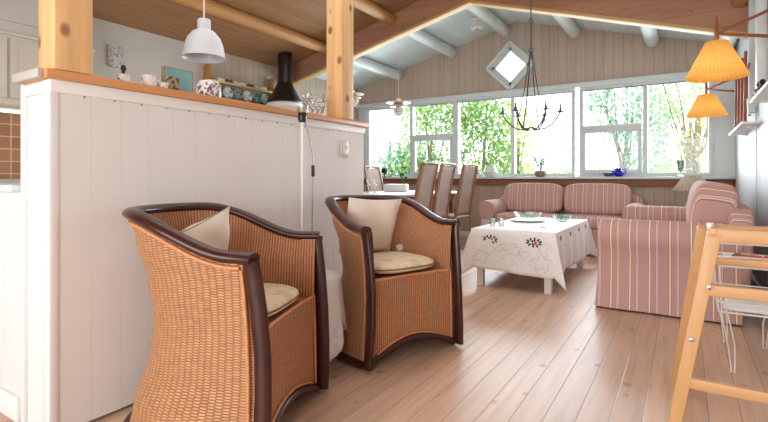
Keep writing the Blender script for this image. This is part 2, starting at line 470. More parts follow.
# diamond window
fr = MB()
for (a, c) in [((-1, 0), (0, 1)), ((0, 1), (1, 0)), ((1, 0), (0, -1)), ((0, -1), (-1, 0))]:
    for k, (rad, dp, wd) in enumerate([(.375, .05, .05), (.315, .1, .035)]):
        p = (DX+a[0]*rad, YW-.02+k*.03, DZ+a[1]*rad); q = (DX+c[0]*rad, YW-.02+k*.03, DZ+c[1]*rad)
        fr.bar(p, q, dp, wd, .004, up=(0, 1, 0))
dw = struct(fr.build('window_4', M['white_frame']))
g = MB(); g.prism([(DX-.31, DZ), (DX, DZ+.31), (DX+.31, DZ), (DX, DZ-.31)], 'Y', YW+.03, YW+.038); g.build('pane', M['glass'], dw, smooth=False)

# low baseboards
b = MB(); b.box(((XL+XR)/2, YW-.01, .05), (XR-XL, .02, .1), bev=.004); struct(b.build('baseboard_rear', M['white_paint']))
b = MB(); b.box((XR-.01, 5.75, .05), (.02, 3.3, .1), bev=.004); struct(b.build('baseboard_right', M['white_paint']))

# ---------------------------------------------------------------- partition
PX, PY0, PY1 = -2.03, .83, 2.92
def boards(b, x, y0, y1, z0, z1, wd, th, face):
    n = max(1, round((y1-y0)/wd)); wd = (y1-y0)/n
    for i in range(n):
        c = y0+wd*(i+.5)
        if face == 'X': b.box((x-th/2, c, (z0+z1)/2), (th, wd-.0002, z1-z0), bev=.0012, seg=1)
        else: b.box((c, x+th/2, (z0+z1)/2), (wd-.0015, th, z1-z0), bev=.0022, seg=1)
b = MB(); b.box((PX-.13, (PY0+PY1)/2, .68), (.2, PY1-PY0-.04, 1.36))
boards(b, PX-.004, PY0+.03, PY1-.01, .012, 1.37, .118, .014, 'X')
boards(b, PY0+.012, PX-.23, PX-.03, .0, 1.37, .2, .014, 'Y')
b.box((PX-.03, PY0+.014, .689), (.06, .036, 1.375), bev=.006)         # corner post
b.box((PX-.245, PY0+.012, .69), (.03, .03, 1.38), bev=.006)
b.box((PX-.005, (PY0+PY1)/2, 1.352), (.014, PY1-PY0, .05), bev=.004)  # top rail
b.box((PX-.13, PY0+.008, 1.352), (.22, .014, .05), bev=.004)
b.box((PX-.13, PY1-.01, .69), (.24, .02, 1.38), bev=.004)
struct(b.build('wall_partition', M['white_paint']))
b = MB(); b.box((PX-.105, (PY0+PY1)/2+.005, 1.394), (.25, PY1-PY0+.05, .035), bev=.005); struct(b.build('trim_4', M['pineY']))
b = MB(); b.box((PX-.118, PY0-.03, 1.394), (.226, .02, .034), bev=.003); struct(b.build('trim_5', M['kitchen_wall']))
# nails along the top rail
b = MB()
y = PY0+.12
while y < PY1-.05:
    b.lathe([(0, 0), (.004, 0), (.004, .003), (0, .003)], (PX-.001, y, 1.322), 6, rot=Matrix.Rotation(PI/2, 3, 'Y')); y += .118
b.build('nails', M['steel'], bpy.data.objects['wall_partition'])
# low wall that goes on to the kitchen, with a ledge
b = MB(); b.box(((XL+PX-.27)/2, PY0+.09, .47), (PX-.27-XL, .16, .94)); boards(b, PY0+.0, XL, PX-.255, .1, .94, .1, .014, 'Y')
b.box(((XL+PX-.27)/2, PY0-.002, .05), (PX-.25-XL, .024, .1), bev=.004)
struct(b.build('wall_kitchen', M['white_paint']))
b = MB(); b.box(((XL+PX-.27)/2, PY0+.08, .955), (PX-.27-XL, .22, .03), bev=.006); struct(b.build('trim_6', M['white_frame']))

# posts
def post(y, z1, label):
    b = MB(); b.box((-2.08, y, (1.412+z1)/2), (.14, .14, z1-1.412), bev=.007)
    return tag(b.build('timber_post', M['pine']), label, 'post')
post(.905, ceil_z(-2.01)-.001, 'thick knotty pine post at the near end of the white partition, beside the kitchen')
post(2.68, ceil_z(-2.15)-.001, 'knotty pine post at the far end of the partition cap, before the dining area')

# rafter pair in the plane where the painted ceiling starts
def rz(x): return 3.155-.232*(-2.2-x) if x < -2.2 else 3.155-.313*(x+2.2)
for (xs, lab) in [((XL, -2.2), 'long brown rafter rising from the kitchen wall behind the pine post to the ridge'),
                  ((-2.2, XR), 'long brown rafter running down from the ridge to the right wall')]:
    poly = [(xs[0], rz(xs[0])), (xs[1], rz(xs[1])), (xs[1], ceil_z(xs[1])-.002), (xs[0], ceil_z(xs[0])-.002)]
    if xs[0] < -3: poly = [(XL, rz(XL)), (-2.2, rz(-2.2)), (-2.2, ceil_z(-2.2)-.004), (RX, RZ-.004), (XL, ceil_z(XL)-.004)]
    b = MB(); b.prism(poly, 'Y', YR, YR+.1)
    o = tag(b.build('rafter', M['rafter'], smooth=False), lab, 'beam')
    b = MB(); a, c = xs
    b.bar((a, YR+.04, rz(a)-.018), (c, YR+.04, rz(c)-.018), .034, .12, .003, up=(0, 1, 0))
    b.build('edge_strip', M['edge'], o)

# purlins
def purlin(x, y0, y1, mat, label, grp, end=None, r=.078):
    z = ceil_z(x)-r*.9
    b = MB(); n = 9
    b.tube([(x, y0+(y1-y0)*i/n, z+random.uniform(-.004, .004)) for i in range(n+1)], r, 16)
    o = tag(b.build('purlin', mat, ang=60), label, 'beam', grp)
    if end:
        e = MB(); e.lathe([(0, 0), (r*.97, 0), (r*.97, .004), (0, .004)], (x, y1+.004, z), 16, rot=Matrix.Rotation(-PI/2, 3, 'X')); e.build('end_grain', end, o)
names = ['nearest the kitchen side', 'second from the left', 'just left of the ridge', 'just right of the ridge', 'over the sitting area', 'beside the right wall']
for i, x in enumerate([-4.37, -3.32, -2.42, -1.37, -.376, .43]):
    purlin(x, YR+.13, YW-.05, M['log_white'], 'white painted roof log, ' + ['leftmost, above the louvred pendant', 'second from the left', 'just left of the ridge, left of the diamond window', 'just right of the diamond window', 'above the right-hand window', 'in the corner beside the right wall'][i], 'white painted roof logs', r=.088)
    if x not in (-2.42, -1.37):
        purlin(x, YB+.1, YR-.02, M['log'], 'brown round roof log under the brown ceiling, ' + ['running above the kitchen', 'ending just right of the far pine post', '', '', 'its end showing above the rafter', 'beside the right wall'][i], 'brown roof logs', M['log_end'])

# right wall details: studs and shelves
b = MB(); b.box((XR-.03, 4.72, 2.1), (.06, .13, 1.0), bev=.005); struct(b.build('trim_7', M['white_frame']))
b = MB(); b.box((XR-.03, 5.25, 2.12), (.06, .09, 1.1), bev=.005); struct(b.build('trim_8', M['white_frame']))
def shelf(name, y0, y1, z, d, label):
    t = thing(name, label, 'shelf', (XR, (y0+y1)/2, z))
    b = MB(); b.box((-d/2, 0, 0), (d, y1-y0, .022), bev=.004); b.build('shelf_board', M['white_paint'], t)
    for s in (-1, 1):
        b = MB(); b.prism([(0, -.011), (0, -.035), (-.02, -.035), (-d*.6, -.018), (-d*.6, -.011)], 'Y', s*(y1-y0)*.32-.009, s*(y1-y0)*.32+.009); b.build('bracket', M['white_paint'], t)
shelf('wall_shelf', 3.45, 4.33, 1.548, .135, 'white wall shelf on the right wall nearest the picture edge')
shelf('wall_shelf', 4.95, 6.25, 1.458, .135, 'small white wall shelf under the further yellow lamp')
for (y, h, nm) in [(4.25, .07, 'small dark figurine at the far end of the near white shelf'), (4.12, .10, 'dark round trinket on the near white shelf, by the wall lamp cord'), (3.98, .09, 'dark trinket at the picture edge on the near white shelf')]:
    b = MB(); b.lathe([(0, 0), (.028, 0), (.03, h*.35), (.014, h*.6), (.022, h*.8), (.012, h), (0, h)], (XR-.1, y, 1.5595), 14)
    tag(b.build('figurine', M['black']), nm, 'figurine')

# garden
b = MB(); b.box((-4, 45, -.35), (120, 74, .1)); struct(b.build('ground', plain('lawn', srgb(150, 180, 110), .9, vary=.15)))
def tree(name, label, cat, loc, blobs, n, leaf, mat, trunk=True, cnt_br=5, group=None):
    t = thing(name, label, cat, loc, 0, group)
    rnd = random.Random(hash((round(loc[0]*10), round(loc[1]*10))) & 255)
    b = MB()
    tot = sum(r[3]*r[4]*r[5] for r in blobs)
    for (x, y, z, rx, ry, rz_) in [(q[0], q[1], q[2], q[3], q[4], q[5]) for q in blobs]:
        k = int(n*rx*ry*rz_/tot)
        for _ in range(k):
            while True:
                v = Vector((rnd.uniform(-1, 1), rnd.uniform(-1, 1), rnd.uniform(-1, 1)))
                if .3 < v.length < 1: break
            c = Vector((x+v.x*rx, y+v.y*ry, z+v.z*rz_))
            R = Matrix.Rotation(rnd.uniform(0, 6.28), 3, 'Z') @ Matrix.Rotation(rnd.uniform(-1.2, 1.2), 3, 'X')
            l = leaf*rnd.uniform(.6, 1.3)
            vs = [b.bm.verts.new(c + R @ Vector(p)) for p in ((0, -l, 0), (l*.5, 0, l*.12), (0, l, 0), (-l*.5, 0, l*.12))]
            b.bm.faces.new(vs)
    me = bpy.data.meshes.new('foliage'); b.bm.to_mesh(me); b.bm.free(); me.materials.append(mat)
    o = bpy.data.objects.new('foliage', me); COL.objects.link(o); o.parent = t
    if trunk:
        b = MB(); b.tube([(0, 0, 0), (.05, 0, .8), (0, .05, 1.6), (.05, 0, 2.4)], [.09, .075, .06, .04], 8)
        for i in range(cnt_br):
            q = blobs[i % len(blobs)]; a = rnd.uniform(.5, 1.9)
            e = Vector((q[0]+rnd.uniform(-.5, .5)*q[3], q[1]+rnd.uniform(-.4, .4), q[2]+rnd.uniform(0, .8)*q[5]))
            s0 = Vector((.03, 0, a)); b.tube([s0, s0.lerp(e, .5)+Vector((rnd.uniform(-.1, .1), 0, -.06)), e], [.035, .02, .008], 6)
        b.build('trunk', BARK, t)
BARK = plain('bark', srgb(120, 110, 100), .9, vary=.2)
g1 = leafmat('leaf_green', srgb(118, 156, 92), srgb(152, 188, 112), srgb(188, 216, 150))
g2 = leafmat('leaf_bluegreen', srgb(120, 165, 140), srgb(155, 190, 165), srgb(190, 215, 195))
g3 = leafmat('leaf_pale', srgb(170, 200, 150), srgb(200, 218, 175), srgb(222, 232, 205))
g4 = leafmat('leaf_yellow', srgb(190, 205, 100), srgb(215, 222, 130), srgb(232, 235, 180))
tree('garden_bush', 'low blue-green bush outside the leftmost window pane', 'bush', (-7.6, 12.2, -.3), [(0, 0, 1.2, 1.5, 1, 1.0), (.8, 0, 1.7, .9, .8, .9)], 3600, .075, g2, True, 4)
tree('garden_tree', 'dense bright green tree outside the window behind the dining chairs', 'tree', (-6.1, 12.0, -.3), [(0, 0, 2.3, 1.1, .9, 1.6), (.3, .3, 3.6, 1.3, 1, 1.1), (-.6, 0, 1.2, .8, .8, .9)], 5600, .07, g1, True, 6)
tree('garden_tree', 'bright green tree outside the window above the white vase', 'tree', (-4.75, 12.6, -.3), [(0, 0, 2.0, .8, .8, 1.6), (.0, 0, 3.1, .85, .8, .8), (.55, .2, 1.6, .5, .6, 1.1)], 3400, .075, g1, True, 6)
tree('garden_bush', 'yellow-green airy bush outside, left of the chandelier', 'bush', (-4.1, 13.6, -.3), [(0, 0, 2.1, .55, .5, 1.3), (.1, 0, 2.9, .5, .5, .6)], 1100, .075, g4, True, 5)
tree('garden_tree', 'pale grey-green birch outside the window right of the chandelier', 'tree', (-1.2, 12.5, -.3), [(-.1, 0, 3.2, .75, .7, 1.2), (.45, 0, 2.0, .55, .6, 1.3), (-.7, 0, 3.6, .6, .5, .7)], 2700, .065, g2, True, 8)
tree('garden_tree', 'pale leafy tree outside the window behind the further yellow lamp', 'tree', (.05, 13.2, -.3), [(-.2, 0, 3.6, .9, .7, .9), (-.4, 0, 2.1, .6, .7, 1.4), (.6, 0, 3.2, .6, .5, 1.1)], 2800, .065, g3, True, 8)
tree('garden_shrub', 'bare-branched shrub with yellowish leaves outside behind the glass goblet', 'shrub', (.15, 9.9, -.3), [(0, 0, 2.1, .38, .3, .5), (-.1, 0, 1.6, .3, .3, .6)], 330, .04, g4, True, 16)
b = MB()
tree('garden_hedge', 'distant pale hedge low outside the middle window', 'hedge', (-8, 34, -.3), [(-4, 0, .9, 5, 1, 1.3), (3, 0, 1.0, 6, 1, 1.5), (9, 0, 1, 5, 1, 1.4)], 5200, .22, g3, False)
# ---------------------------------------------------------------- tub chairs
def tub_chair(label):
    """front is local -y, origin at the middle of the front on the floor"""
    t = thing('wicker_tub_chair', label, 'chair')
    A, B, e = .314, .625, 2.35
    def plan(q):                      # q 0..1 from front right round the back to front left
        ph = PI*q
        c, s_ = math.cos(ph), math.sin(ph)
        x = math.copysign(abs(c)**(2/e), c)*A; y = abs(s_)**(2/e)*B
        x *= 1+.10*min(1, y/.35)
        return Vector((x, y, 0))
    N = 56
    # even arclength samples
    raw = [plan(i/400) for i in range(401)]; L = [0]
    for i in range(400): L.append(L[-1]+(raw[i+1]-raw[i]).length)
    pts = []
    j = 0
    for i in range(N+1):
        d = L[-1]*i/N
        while j < 399 and L[j+1] < d: j += 1
        k = (d-L[j])/max(1e-9, L[j+1]-L[j]); pts.append(raw[j].lerp(raw[j+1], k))
    nor = []
    for i in range(N+1):
        tg = (pts[min(i+1, N)]-pts[max(i-1, 0)]).normalized(); nor.append(Vector((tg.y, -tg.x, 0)))
    def hgt(p):
        k = max(0, min(1, (p.y-.08)/.46)); k = k*k*(3-2*k); return .728+.135*k
    def off(z, y):
        w_ = min(1, .25+y/.35)       # the waist is stronger at the back than at the front posts
        zz = [(0, .035), (.12, .01), (.3, -.045), (.45, -.06), (.6, -.04), (.75, .0), (.9, .035)]
        for a, c in zip(zz, zz[1:]):
            if a[0] <= z <= c[0] or c is zz[-1]:
                k = (z-a[0])/(c[0]-a[0]); k = k*k*(3-2*k); return (a[1]+(c[1]-a[1])*k)*w_
        return 0
    def P(i, z, extra=0): p = pts[i]+nor[i]*(off(z, pts[i].y)+extra); p.z = z; return p
    nz = 22
    def surf(extra, z0f):
        def f(u, v):
            i = round(u*N); z0 = z0f(pts[i]); z = z0+(hgt(pts[i])-.012-z0)*v; return P(i, z, extra)
        return f
    def uvf(u, v): i = round(u*N); return (u*L[-1], .04+(hgt(pts[i])-.04)*v)
    b = MB(); b.grid(surf(0, lambda p: .045), N, nz, uvf=uvf); b.build('wicker_shell', M['wicker'], t, ang=80)
    b = MB(); b.grid(surf(-.028, lambda p: .3), N, nz, uvf=uvf); b.build('inner_wicker', M['wicker_ribs'], t, ang=80)
    # top rail running over the arms and down the front posts
    path, ups, rr = [], [], []
    rail = [P(i, hgt(pts[i]), -.012) for i in range(N+1)]
    def postline(i0, sgn):
        out = []
        for z in (0.02, .12, .25, .4, .55, .66, .70):
            fw = -.012 - .022*math.sin(min(1, z/.72)*PI)*-1 - .05*max(0, (z-.45)/.3)**2*0
            out.append(Vector((sgn*(A+off(z, 0)+.002+.006*(z/.7)), -.015+.03*(z/.72)**2-.016*math.sin(z/.72*PI), z)))
        return out
    pl = postline(0, 1); pr = postline(N, -1)
    tipR = Vector((A+.012, .0, .728)); tipL = Vector((-A-.012, .0, .728))
    b = MB()
    full = [tipR]+[r+Vector((0, 0, .0)) for r in rail[3:-3]]+[tipL]
    b.tube(full, .028, 12, flat=(.75, 1.15), up=(0, 0, 1)); b.build('top_rail', M['darkwood'], t, ang=70)
    for pl_, tip in ((pl, tipR), (pr, tipL)):
        b = MB(); b.tube(pl_+[tip+Vector((0, .012, -.002))], .026, 12, up=(1, 0, 0), flat=(.8, 1.2)); b.build('front_post', M['darkwood'], t, ang=70)
    # base rail round the back, arched front rail
    b = MB(); b.tube([P(i, .026, .004) for i in range(1, N)], .021, 8, up=(0, 0, 1)); b.build('base_rail', M['darkwood'], t, ang=70)
    def arch(u): return .03+.085*math.sin(PI*u)**.8
    def fy(z, u): return .006+.02*(z/.72)**2+.014*math.sin(PI*u)
    AX = A-.015
    b = MB(); b.tube([(-AX+2*AX*i/24, fy(.05, i/24)-.004, arch(i/24)-.005) for i in range(25)], .019, 8, up=(0, 0, 1)); b.build('front_rail', M['darkwood'], t, ang=70)
    # front panel
    ST = .452
    b = MB(); b.grid(lambda u, v: (-AX+2*AX*u, fy(arch(u)+(ST-arch(u))*v, u), arch(u)+(ST-arch(u))*v), 24, 12, uvf=lambda u, v: (2*AX*u, .45*v))
    hw = lambda y: min(AX, (A+.045)*(1-min(.99, (y/.56))**3)**(1/3)-.095)
    b.grid(lambda u, v: ((-1+2*u)*hw(.52*v), fy(ST, u)+.5*v, ST+.001), 24, 10, uvf=lambda u, v: (2*AX*u, .4+.5*v))
    b.build('front_panel', M['wicker_ribs'], t, ang=60)
    # cane bindings beside the posts and under the rail
    b = MB()
    b.tube([P(i, hgt(pts[i])-.034, .006) for i in range(2, N-1)], .0075, 6)
    for s_ in (1, -1):
        b.tube([(s_*(A+off(z, 0)+.010), .022+.03*(z/.72)**2, z) for z in (.05, .2, .35, .5, .62, .69)], .0075, 6)
        b.tube([(s_*(AX-.02), fy(z, 0)-.006, z) for z in (.06, .15, .25, .35, .45)], .006, 6)
    b.tube([(-AX+.02+2*(AX-.02)*i/16, fy(ST, i/16)-.004, ST+.004) for i in range(17)], .009, 6)
    b.tube([(-AX+.02+2*(AX-.02)*i/16, fy(.05, i/16)-.006, arch(i/16)+.018) for i in range(17)], .006, 6)
    b.build('cane_binding', M['binding'], t, ang=70)
    return t
def facing(o, fx, fy_): o.rotation_euler = (0, 0, math.atan2(fx, -fy_)); return o
ch1 = tub_chair('wicker tub chair with dark rattan rail nearest the camera, its side towards us')
ch1.location = (-1.325, 1.395, 0); facing(ch1, .932, .362)
ch2 = copy_tree(ch1); tag(ch2, 'wicker tub chair with dark rattan rail further along the partition, its front showing')
ch2.location = (-1.264, 2.303, 0); facing(ch2, .929, -.369)

def local(ch, v): return Matrix.Rotation(ch.rotation_euler[2], 4, 'Z') @ Vector(v) + Vector(ch.location)
def seat_cushion(ch, label):
    t = thing('seat_cushion', label, 'cushion', local(ch, (0, .24, .455)), ch.rotation_euler[2])
    b = MB(); b.pillow((0, 0, .042), (.49, .45, .084), n=12, e=.6); b.build('cushion_cover', M['seatfab'], t, ang=80)
    b = MB()
    def edge(a, z): 
        sg = lambda v, p: math.copysign(abs(v)**p, v)
        return (.244*sg(math.cos(a), .6), .224*sg(math.sin(a), .6), z)
    b.tube([edge(2*PI*k/60, .042) for k in range(60)], .0045, 6, closed=True); b.build('piping', M['piping'], t)
seat_cushion(ch1, 'cream floral seat cushion in the nearer wicker chair')
seat_cushion(ch2, 'cream floral seat cushion in the further wicker chair')
def soft_pillow(nm, label, loc, rz, tilt, spin, w_, th):
    R = Matrix.Rotation(rz, 3, 'Z') @ Matrix.Rotation(tilt, 3, 'X') @ Matrix.Rotation(spin, 3, 'Y')
    b = MB()
    n = 14
    for sd in (1, -1):
        def f(u, v):
            x, z = u*2-1, v*2-1
            t_ = max(0, (1-x**4)*(1-z**4))**.6*(1-.25*(x*x+z*z)/2)
            pin = 1-.06*(1-abs(x)**2)*abs(z)**6-.06*(1-abs(z)**2)*abs(x)**6
            return Vector(loc) + R @ Vector((x*w_/2*pin, sd*(th/2*t_+.002)+.01*math.sin(5*x+3*z)*t_, z*w_/2*pin))
        b.grid(f, n, n)
    return tag(b.build(nm, M['cream'], ang=80), label, 'pillow')
p = local(ch1, (-.02, .40, .675)); soft_pillow('throw_pillow', 'plain cream pillow leaning on the back of the nearer wicker chair', p, ch1.rotation_euler[2]-.1, .34, -.32, .34, .10)
p = local(ch2, (-.025, .405, .70)); soft_pillow('throw_pillow', 'plain cream pillow leaning on the back of the further wicker chair', p, ch2.rotation_euler[2]-.12, .34, .05, .37, .10)
b = MB(); q = local(ch2, (.18, .37, .53)); b.pillow((0, 0, 0), (.05, .04, .045), n=6, e=.8)
o = tag(b.build('ribbon_bow', M['cream']), 'small cream bow lying at the back of the seat of the further wicker chair', 'bow'); o.location = q+Vector((0, 0, .02))

# little side table under a lace cloth between the wicker chairs
t = thing('side_table', 'small table hidden under the lace cloth between the wicker chairs', 'table', (-1.71, 1.90, 0))
b = MB(); b.lathe([(0, .46), (.17, .46), (.17, .48), (0, .48)], n=24); b.build('tabletop', M['white_paint'], t)
for a in range(3):
    b = MB(); b.bar((.13*math.cos(a*2.09), .13*math.sin(a*2.09), .0), (.1*math.cos(a*2.09), .1*math.sin(a*2.09), .46), .025, .025); b.build('leg', M['white_paint'], t)
b = MB()
def drape(u, v):
    a = 2*PI*u; c = (abs(math.cos(2*(a+.25)))**1.0)  # four hanging corners
    if v < .35: r = .185*v/.35; return (r*math.cos(a), r*math.sin(a), .487)
    k = (v-.35)/.65; ln = .20+.22*c; r = .19+.03*k*c+.022*k*math.sin(9*a)
    return (r*math.cos(a), r*math.sin(a), .487-ln*k)
b.grid(drape, 64, 16)
o = b.build('lace_cloth', M['cloth'], ang=80, solid=.003); o.location = (-1.71, 1.90, 0); tag(o, 'white lace-edged embroidered cloth hanging between the wicker chairs', 'tablecloth')

# floor lamp against the partition
t = thing('floor_lamp', 'slim white floor lamp with black and glass head rising between the wicker chairs', 'lamp', (-1.93, 2.12, 0))
b = MB(); b.lathe([(0, 0), (.10, 0), (.10, .012), (.03, .025), (0, .025)], n=28); b.build('base', M['white_metal'], t)
b = MB(); b.tube([(0, 0, .02), (0, 0, 1.33)], .009, 10); b.build('pole', M['white_metal'], t)
b = MB(); b.lathe([(0, 1.33), (.02, 1.33), (.026, 1.345), (.026, 1.385), (.018, 1.395), (0, 1.395)], n=18); b.build('lamp_head', M['black'], t)
b = MB(); b.lathe([(.024, 1.385), (.036, 1.43), (.034, 1.43), (.022, 1.387)], n=18); b.build('glass_shade', M['clear'], t)
b = MB(); b.tube([(.005, .02, 1.33), (.02, .035, 1.25), (.03, .06, 1.13), (.032, .06, 1.06)], .0035, 6); b.tube([(.032, .06, 1.02), (.03, .05, .6), (.03, .05, .05)], .0035, 6); b.build('cord', M['steel'], t)
b = MB(); b.box((.032, .06, 1.04), (.016, .02, .07), bev=.005); b.build('cord_switch', M['black'], t)
# light switch
t = thing('light_switch', 'double white light switch plate on the partition near the far pine post', 'switch', (PX+.003, 2.665, 1.205))
b = MB(); b.box((0, 0, 0), (.012, .085, .115), bev=.004); b.build('plate', plain('switch_plate', srgb(214, 208, 200), .4), t)
for s_ in (1, -1):
    b = MB(); b.box((.008, 0, s_*.024), (.008, .045, .036), bev=.003); b.build('rocker', M['white_metal'], t)

# ---------------------------------------------------------------- sofas
def cushion(b, c, d, rot=None, e=.3, ez=.5): b.pillow(c, d, rot, n=16, e=e, ez=ez)
def sofa(label, W, D, n, back_h=.89, big=False):
    t = thing('striped_sofa', label, 'sofa')
    aw = .19; inner = W-2*aw
    y0, y1 = -D/2, D/2
    # skirted base: a slightly flared slipcover
    b = MB()
    prof = [(.02, .015), (.12, .008), (.30, 0), (.34, 0)]
    def ring(u, v):
        i = min(2, int(v*3)); k = v*3-i; z = prof[i][0]+(prof[i+1][0]-prof[i][0])*k; o_ = prof[i][1]+(prof[i+1][1]-prof[i][1])*k
        per = [( -W/2+.10, y0+.045), (W/2-.10, y0+.045), (W/2-.10, y1-.06), (-W/2+.10, y1-.06)]
        seg = min(3, int(u*4)); f_ = u*4-seg; a, c = per[seg], per[(seg+1) % 4]
        x = a[0]+(c[0]-a[0])*f_; y = a[1]+(c[1]-a[1])*f_
        o_ *= .6; sc = 1+o_*2
        wv = .006*math.sin(u*90)*(1-v)
        return (x*(1+o_)+wv*.3, y*sc+wv, z)
    b.grid(ring, 96, 9)
    b.box((0, .0, .32), (inner, D-.14, .06), bev=.01)
    b.build('skirted_base', M['stripeX'], t, ang=60)
    # rolled arms: profile in x,z lofted along y
    for s_ in (-1, 1):
        b = MB(); R = .13; cz = .68-R; cx = 0
        pf = []
        pf.append((-.115, .015)); pf.append((-.095, .2)); pf.append((-.075, cz-.13))
        for k in range(13):
            a = math.radians(215-k*(250)/12); pf.append((cx-.0+R*math.cos(a), cz+R*math.sin(a)))
        pf += [(.07, cz-.13), (.07, .2), (.07, .015)]
        pf = [(-s_*p_[0], p_[1]) for p_ in pf]   # outside outwards
        m = len(pf); NY = 14
        xc = s_*(W/2-.13)
        def f_(u, v):
            i = min(m-1, round(u*(m-1))); p_ = pf[i]
            y = y0+.01+(D-.06)*v
            ends = 1-.06*max(0, 1-v/.04)-.06*max(0, 1-(1-v)/.04)
            fl = max(0, .3-p_[1])*.06
            x = xc+p_[0]*ends+s_*fl*(1 if (p_[0]*s_) > 0 else 0)
            yy = y-(fl*1.2 if v < .1 else 0)
            return (x+.004*math.sin(y*17+p_[1]*9), yy, p_[1] if p_[1] < .3 else cz+(p_[1]-cz)*ends)
        b.grid(f_, m-1, NY)
        # end caps
        for yv in (0, 1):
            vs = [b.bm.verts.new(f_(i/(m-1), yv)) for i in range(m)]
            b.bm.faces.new(vs)
        b.build('arm', M['stripeY'], t, ang=50)
    # back
    b = MB(); b.pillow((0, y1-(.06 if big else .11), .46), (W-.10, .18, .68), rot=Matrix.Rotation(-.06, 3, 'X'), n=14, e=.3, ez=.35); b.build('back', M['stripeX'], t, ang=60)
    cw = inner/n
    for i in range(n):
        x = -inner/2+cw*(i+.5)
        b = MB(); cushion(b, (x, y0+.37, .42), (cw-.012, .70, .17), e=.22); b.build('seat_cushion', M['stripeX'], t, ang=70)
        b = MB(); th = .26 if not big else .31
        cushion(b, (x, y1-(.20 if big else .29), .50+(back_h-.50)/2), (cw-.012, th, back_h-.47), rot=Matrix.Rotation(-.14, 3, 'X'), e=.28, ez=(.75 if big else .42)); b.build('back_cushion', M['stripeX'], t, ang=70)
    return t
s1 = sofa('pink striped two-seat sofa under the windows behind the coffee table', 2.1, .93, 2, .90)
s1.location = (-1.44, 6.85, 0)
s2 = sofa('pink striped sofa along the right wall, its rolled arm end towards the camera', 2.35, .95, 2, .95, True)
s2.location = (-.10, 5.11, 0); s2.rotation_euler = (0, 0, -PI/2)

# ---------------------------------------------------------------- coffee table
CX0, CX1, CY0, CY1, CZ = -1.66, -.93, 4.14, 5.68, .525
t = thing('coffee_table', 'white-legged coffee table under an embroidered cloth in front of the sofas', 'table', ((CX0+CX1)/2, (CY0+CY1)/2, 0))
hx, hy = (CX1-CX0)/2, (CY1-CY0)/2
b = MB(); b.box((0, 0, CZ-.015), (2*hx-.01, 2*hy-.01, .03), bev=.006); b.build('tabletop', M['white_paint'], t)
b = MB(); b.box((0, 0, CZ-.075), (2*hx-.12, 2*hy-.12, .09)); b.build('apron', M['white_paint'], t)
for sx in (-1, 1):
    for sy in (-1, 1):
        b = MB(); b.box((sx*(hx-.06), sy*(hy-.05), (CZ-.03)/2), (.06, .06, CZ-.03), bev=.005); b.build('leg', M['white_paint'], t)
tc = thing('embroidered_tablecloth', 'white embroidered tablecloth draped over the coffee table', 'tablecloth', ((CX0+CX1)/2, (CY0+CY1)/2, 0))
b = MB(); DR = .37
def cl(u, v):
    # square cloth laid over the top: excess folds down
    X = (u*2-1)*(hx+DR); Y = (v*2-1)*(hy+DR)
    ex = max(0, abs(X)-hx); ey = max(0, abs(Y)-hy); sx = math.copysign(1, X); sy = math.copysign(1, Y)
    if ex == 0 and ey == 0: return (X, Y, CZ+.004)
    if ex and ey:
        d = max(ex, ey)+.22*min(ex, ey)
        fl = .012+.10*min(ex, ey)/DR+.03*d
        return (sx*(hx+fl+.02*(ex-ey)/DR), sy*(hy+fl-.02*(ex-ey)/DR), CZ+.004-d)
    if ey: return (X*(1+.02*ey/DR), sy*(hy+.012+.05*ey+.010*ey/DR*math.sin(X*22)), CZ+.004-ey*(1+.04*math.sin(X*5)))
    return (sx*(hx+.012+.05*ex+.012*ex/DR*math.sin(Y*19)), Y*(1+.01*ex/DR), CZ+.004-ex*(1+.05*math.sin(Y*4)))
b.grid(cl, 60, 80); b.build('cloth', M['cloth'], tc, ang=80, solid=.003)
# embroidery: red flowers with dark leaves on the hanging front and along the side, pale looping stitches
FL = plain('red_thread', srgb(170, 40, 50), .9); LF = plain('dark_thread', srgb(52, 62, 60), .9); ST_ = plain('beige_thread', srgb(206, 196, 186), .9)
def posy(parent, c, ux, uz, s, red=True):
    c, ux, uz = Vector(c), Vector(ux), Vector(uz); nn = ux.cross(uz).normalized()
    b = MB()
    for k in range(10):
        a = PI*2*k/10+.2; d = ux*math.cos(a)*1.5+uz*math.sin(a)*.8
        R = Matrix((ux, nn, uz)).transposed()
        b.box(c+d*s*.6, (s*.42, .003, s*.22), R @ Matrix.Rotation(-a, 3, 'Y'), bev=.001)
    b.build('leaf_stitch', LF, parent)
    if red:
        b = MB()
        for k in range(5):
            a = PI*2*k/5; b.box(c+(ux*math.cos(a)+uz*math.sin(a))*s*.25-nn*.0015, (s*.24, .004, s*.24), Matrix((ux, nn, uz)).transposed() @ Matrix.Rotation(a, 3, 'Y'), bev=.001)
        b.build('flower_stitch', FL, parent)
for x in (-.19, .20): posy(tc, (x, -hy-.020, .44), (1, 0, 0), (0, 0, 1), .062)
for y in (-.62, -.2, .22, .6): posy(tc, (hx+.0195, y, .47), (0, 1, 0), (0, 0, 1), .028, False)
for (x, y) in ((-.2, -.45), (.18, -.4), (-.15, .1), (.2, .35), (-.2, .5)): posy(tc, (x, y, CZ+.0075), (1, 0, 0), (0, 1, 0), .022, False)
b = MB()
for (x, z, r, k) in [(-.02, .38, .06, 3), (.03, .36, .05, 4), (-.09, .37, .04, 2), (.27, .27, .07, 5), (-.27, .28, .06, 4), (.12, .33, .04, 3), (-.2, .35, .05, 3), (.28, .40, .05, 3)]:
    b.tube([(x+r*(1+.3*math.sin(k*a))*math.cos(a), -hy-.026-.055*(CZ-z)*1.0, z+r*.8*(1+.3*math.sin(k*a))*math.sin(a)) for a in [2*PI*i/40 for i in range(40)]], .0018, 4, closed=True)
b.build('stitching', ST_, tc)
TZ = CZ+.0065
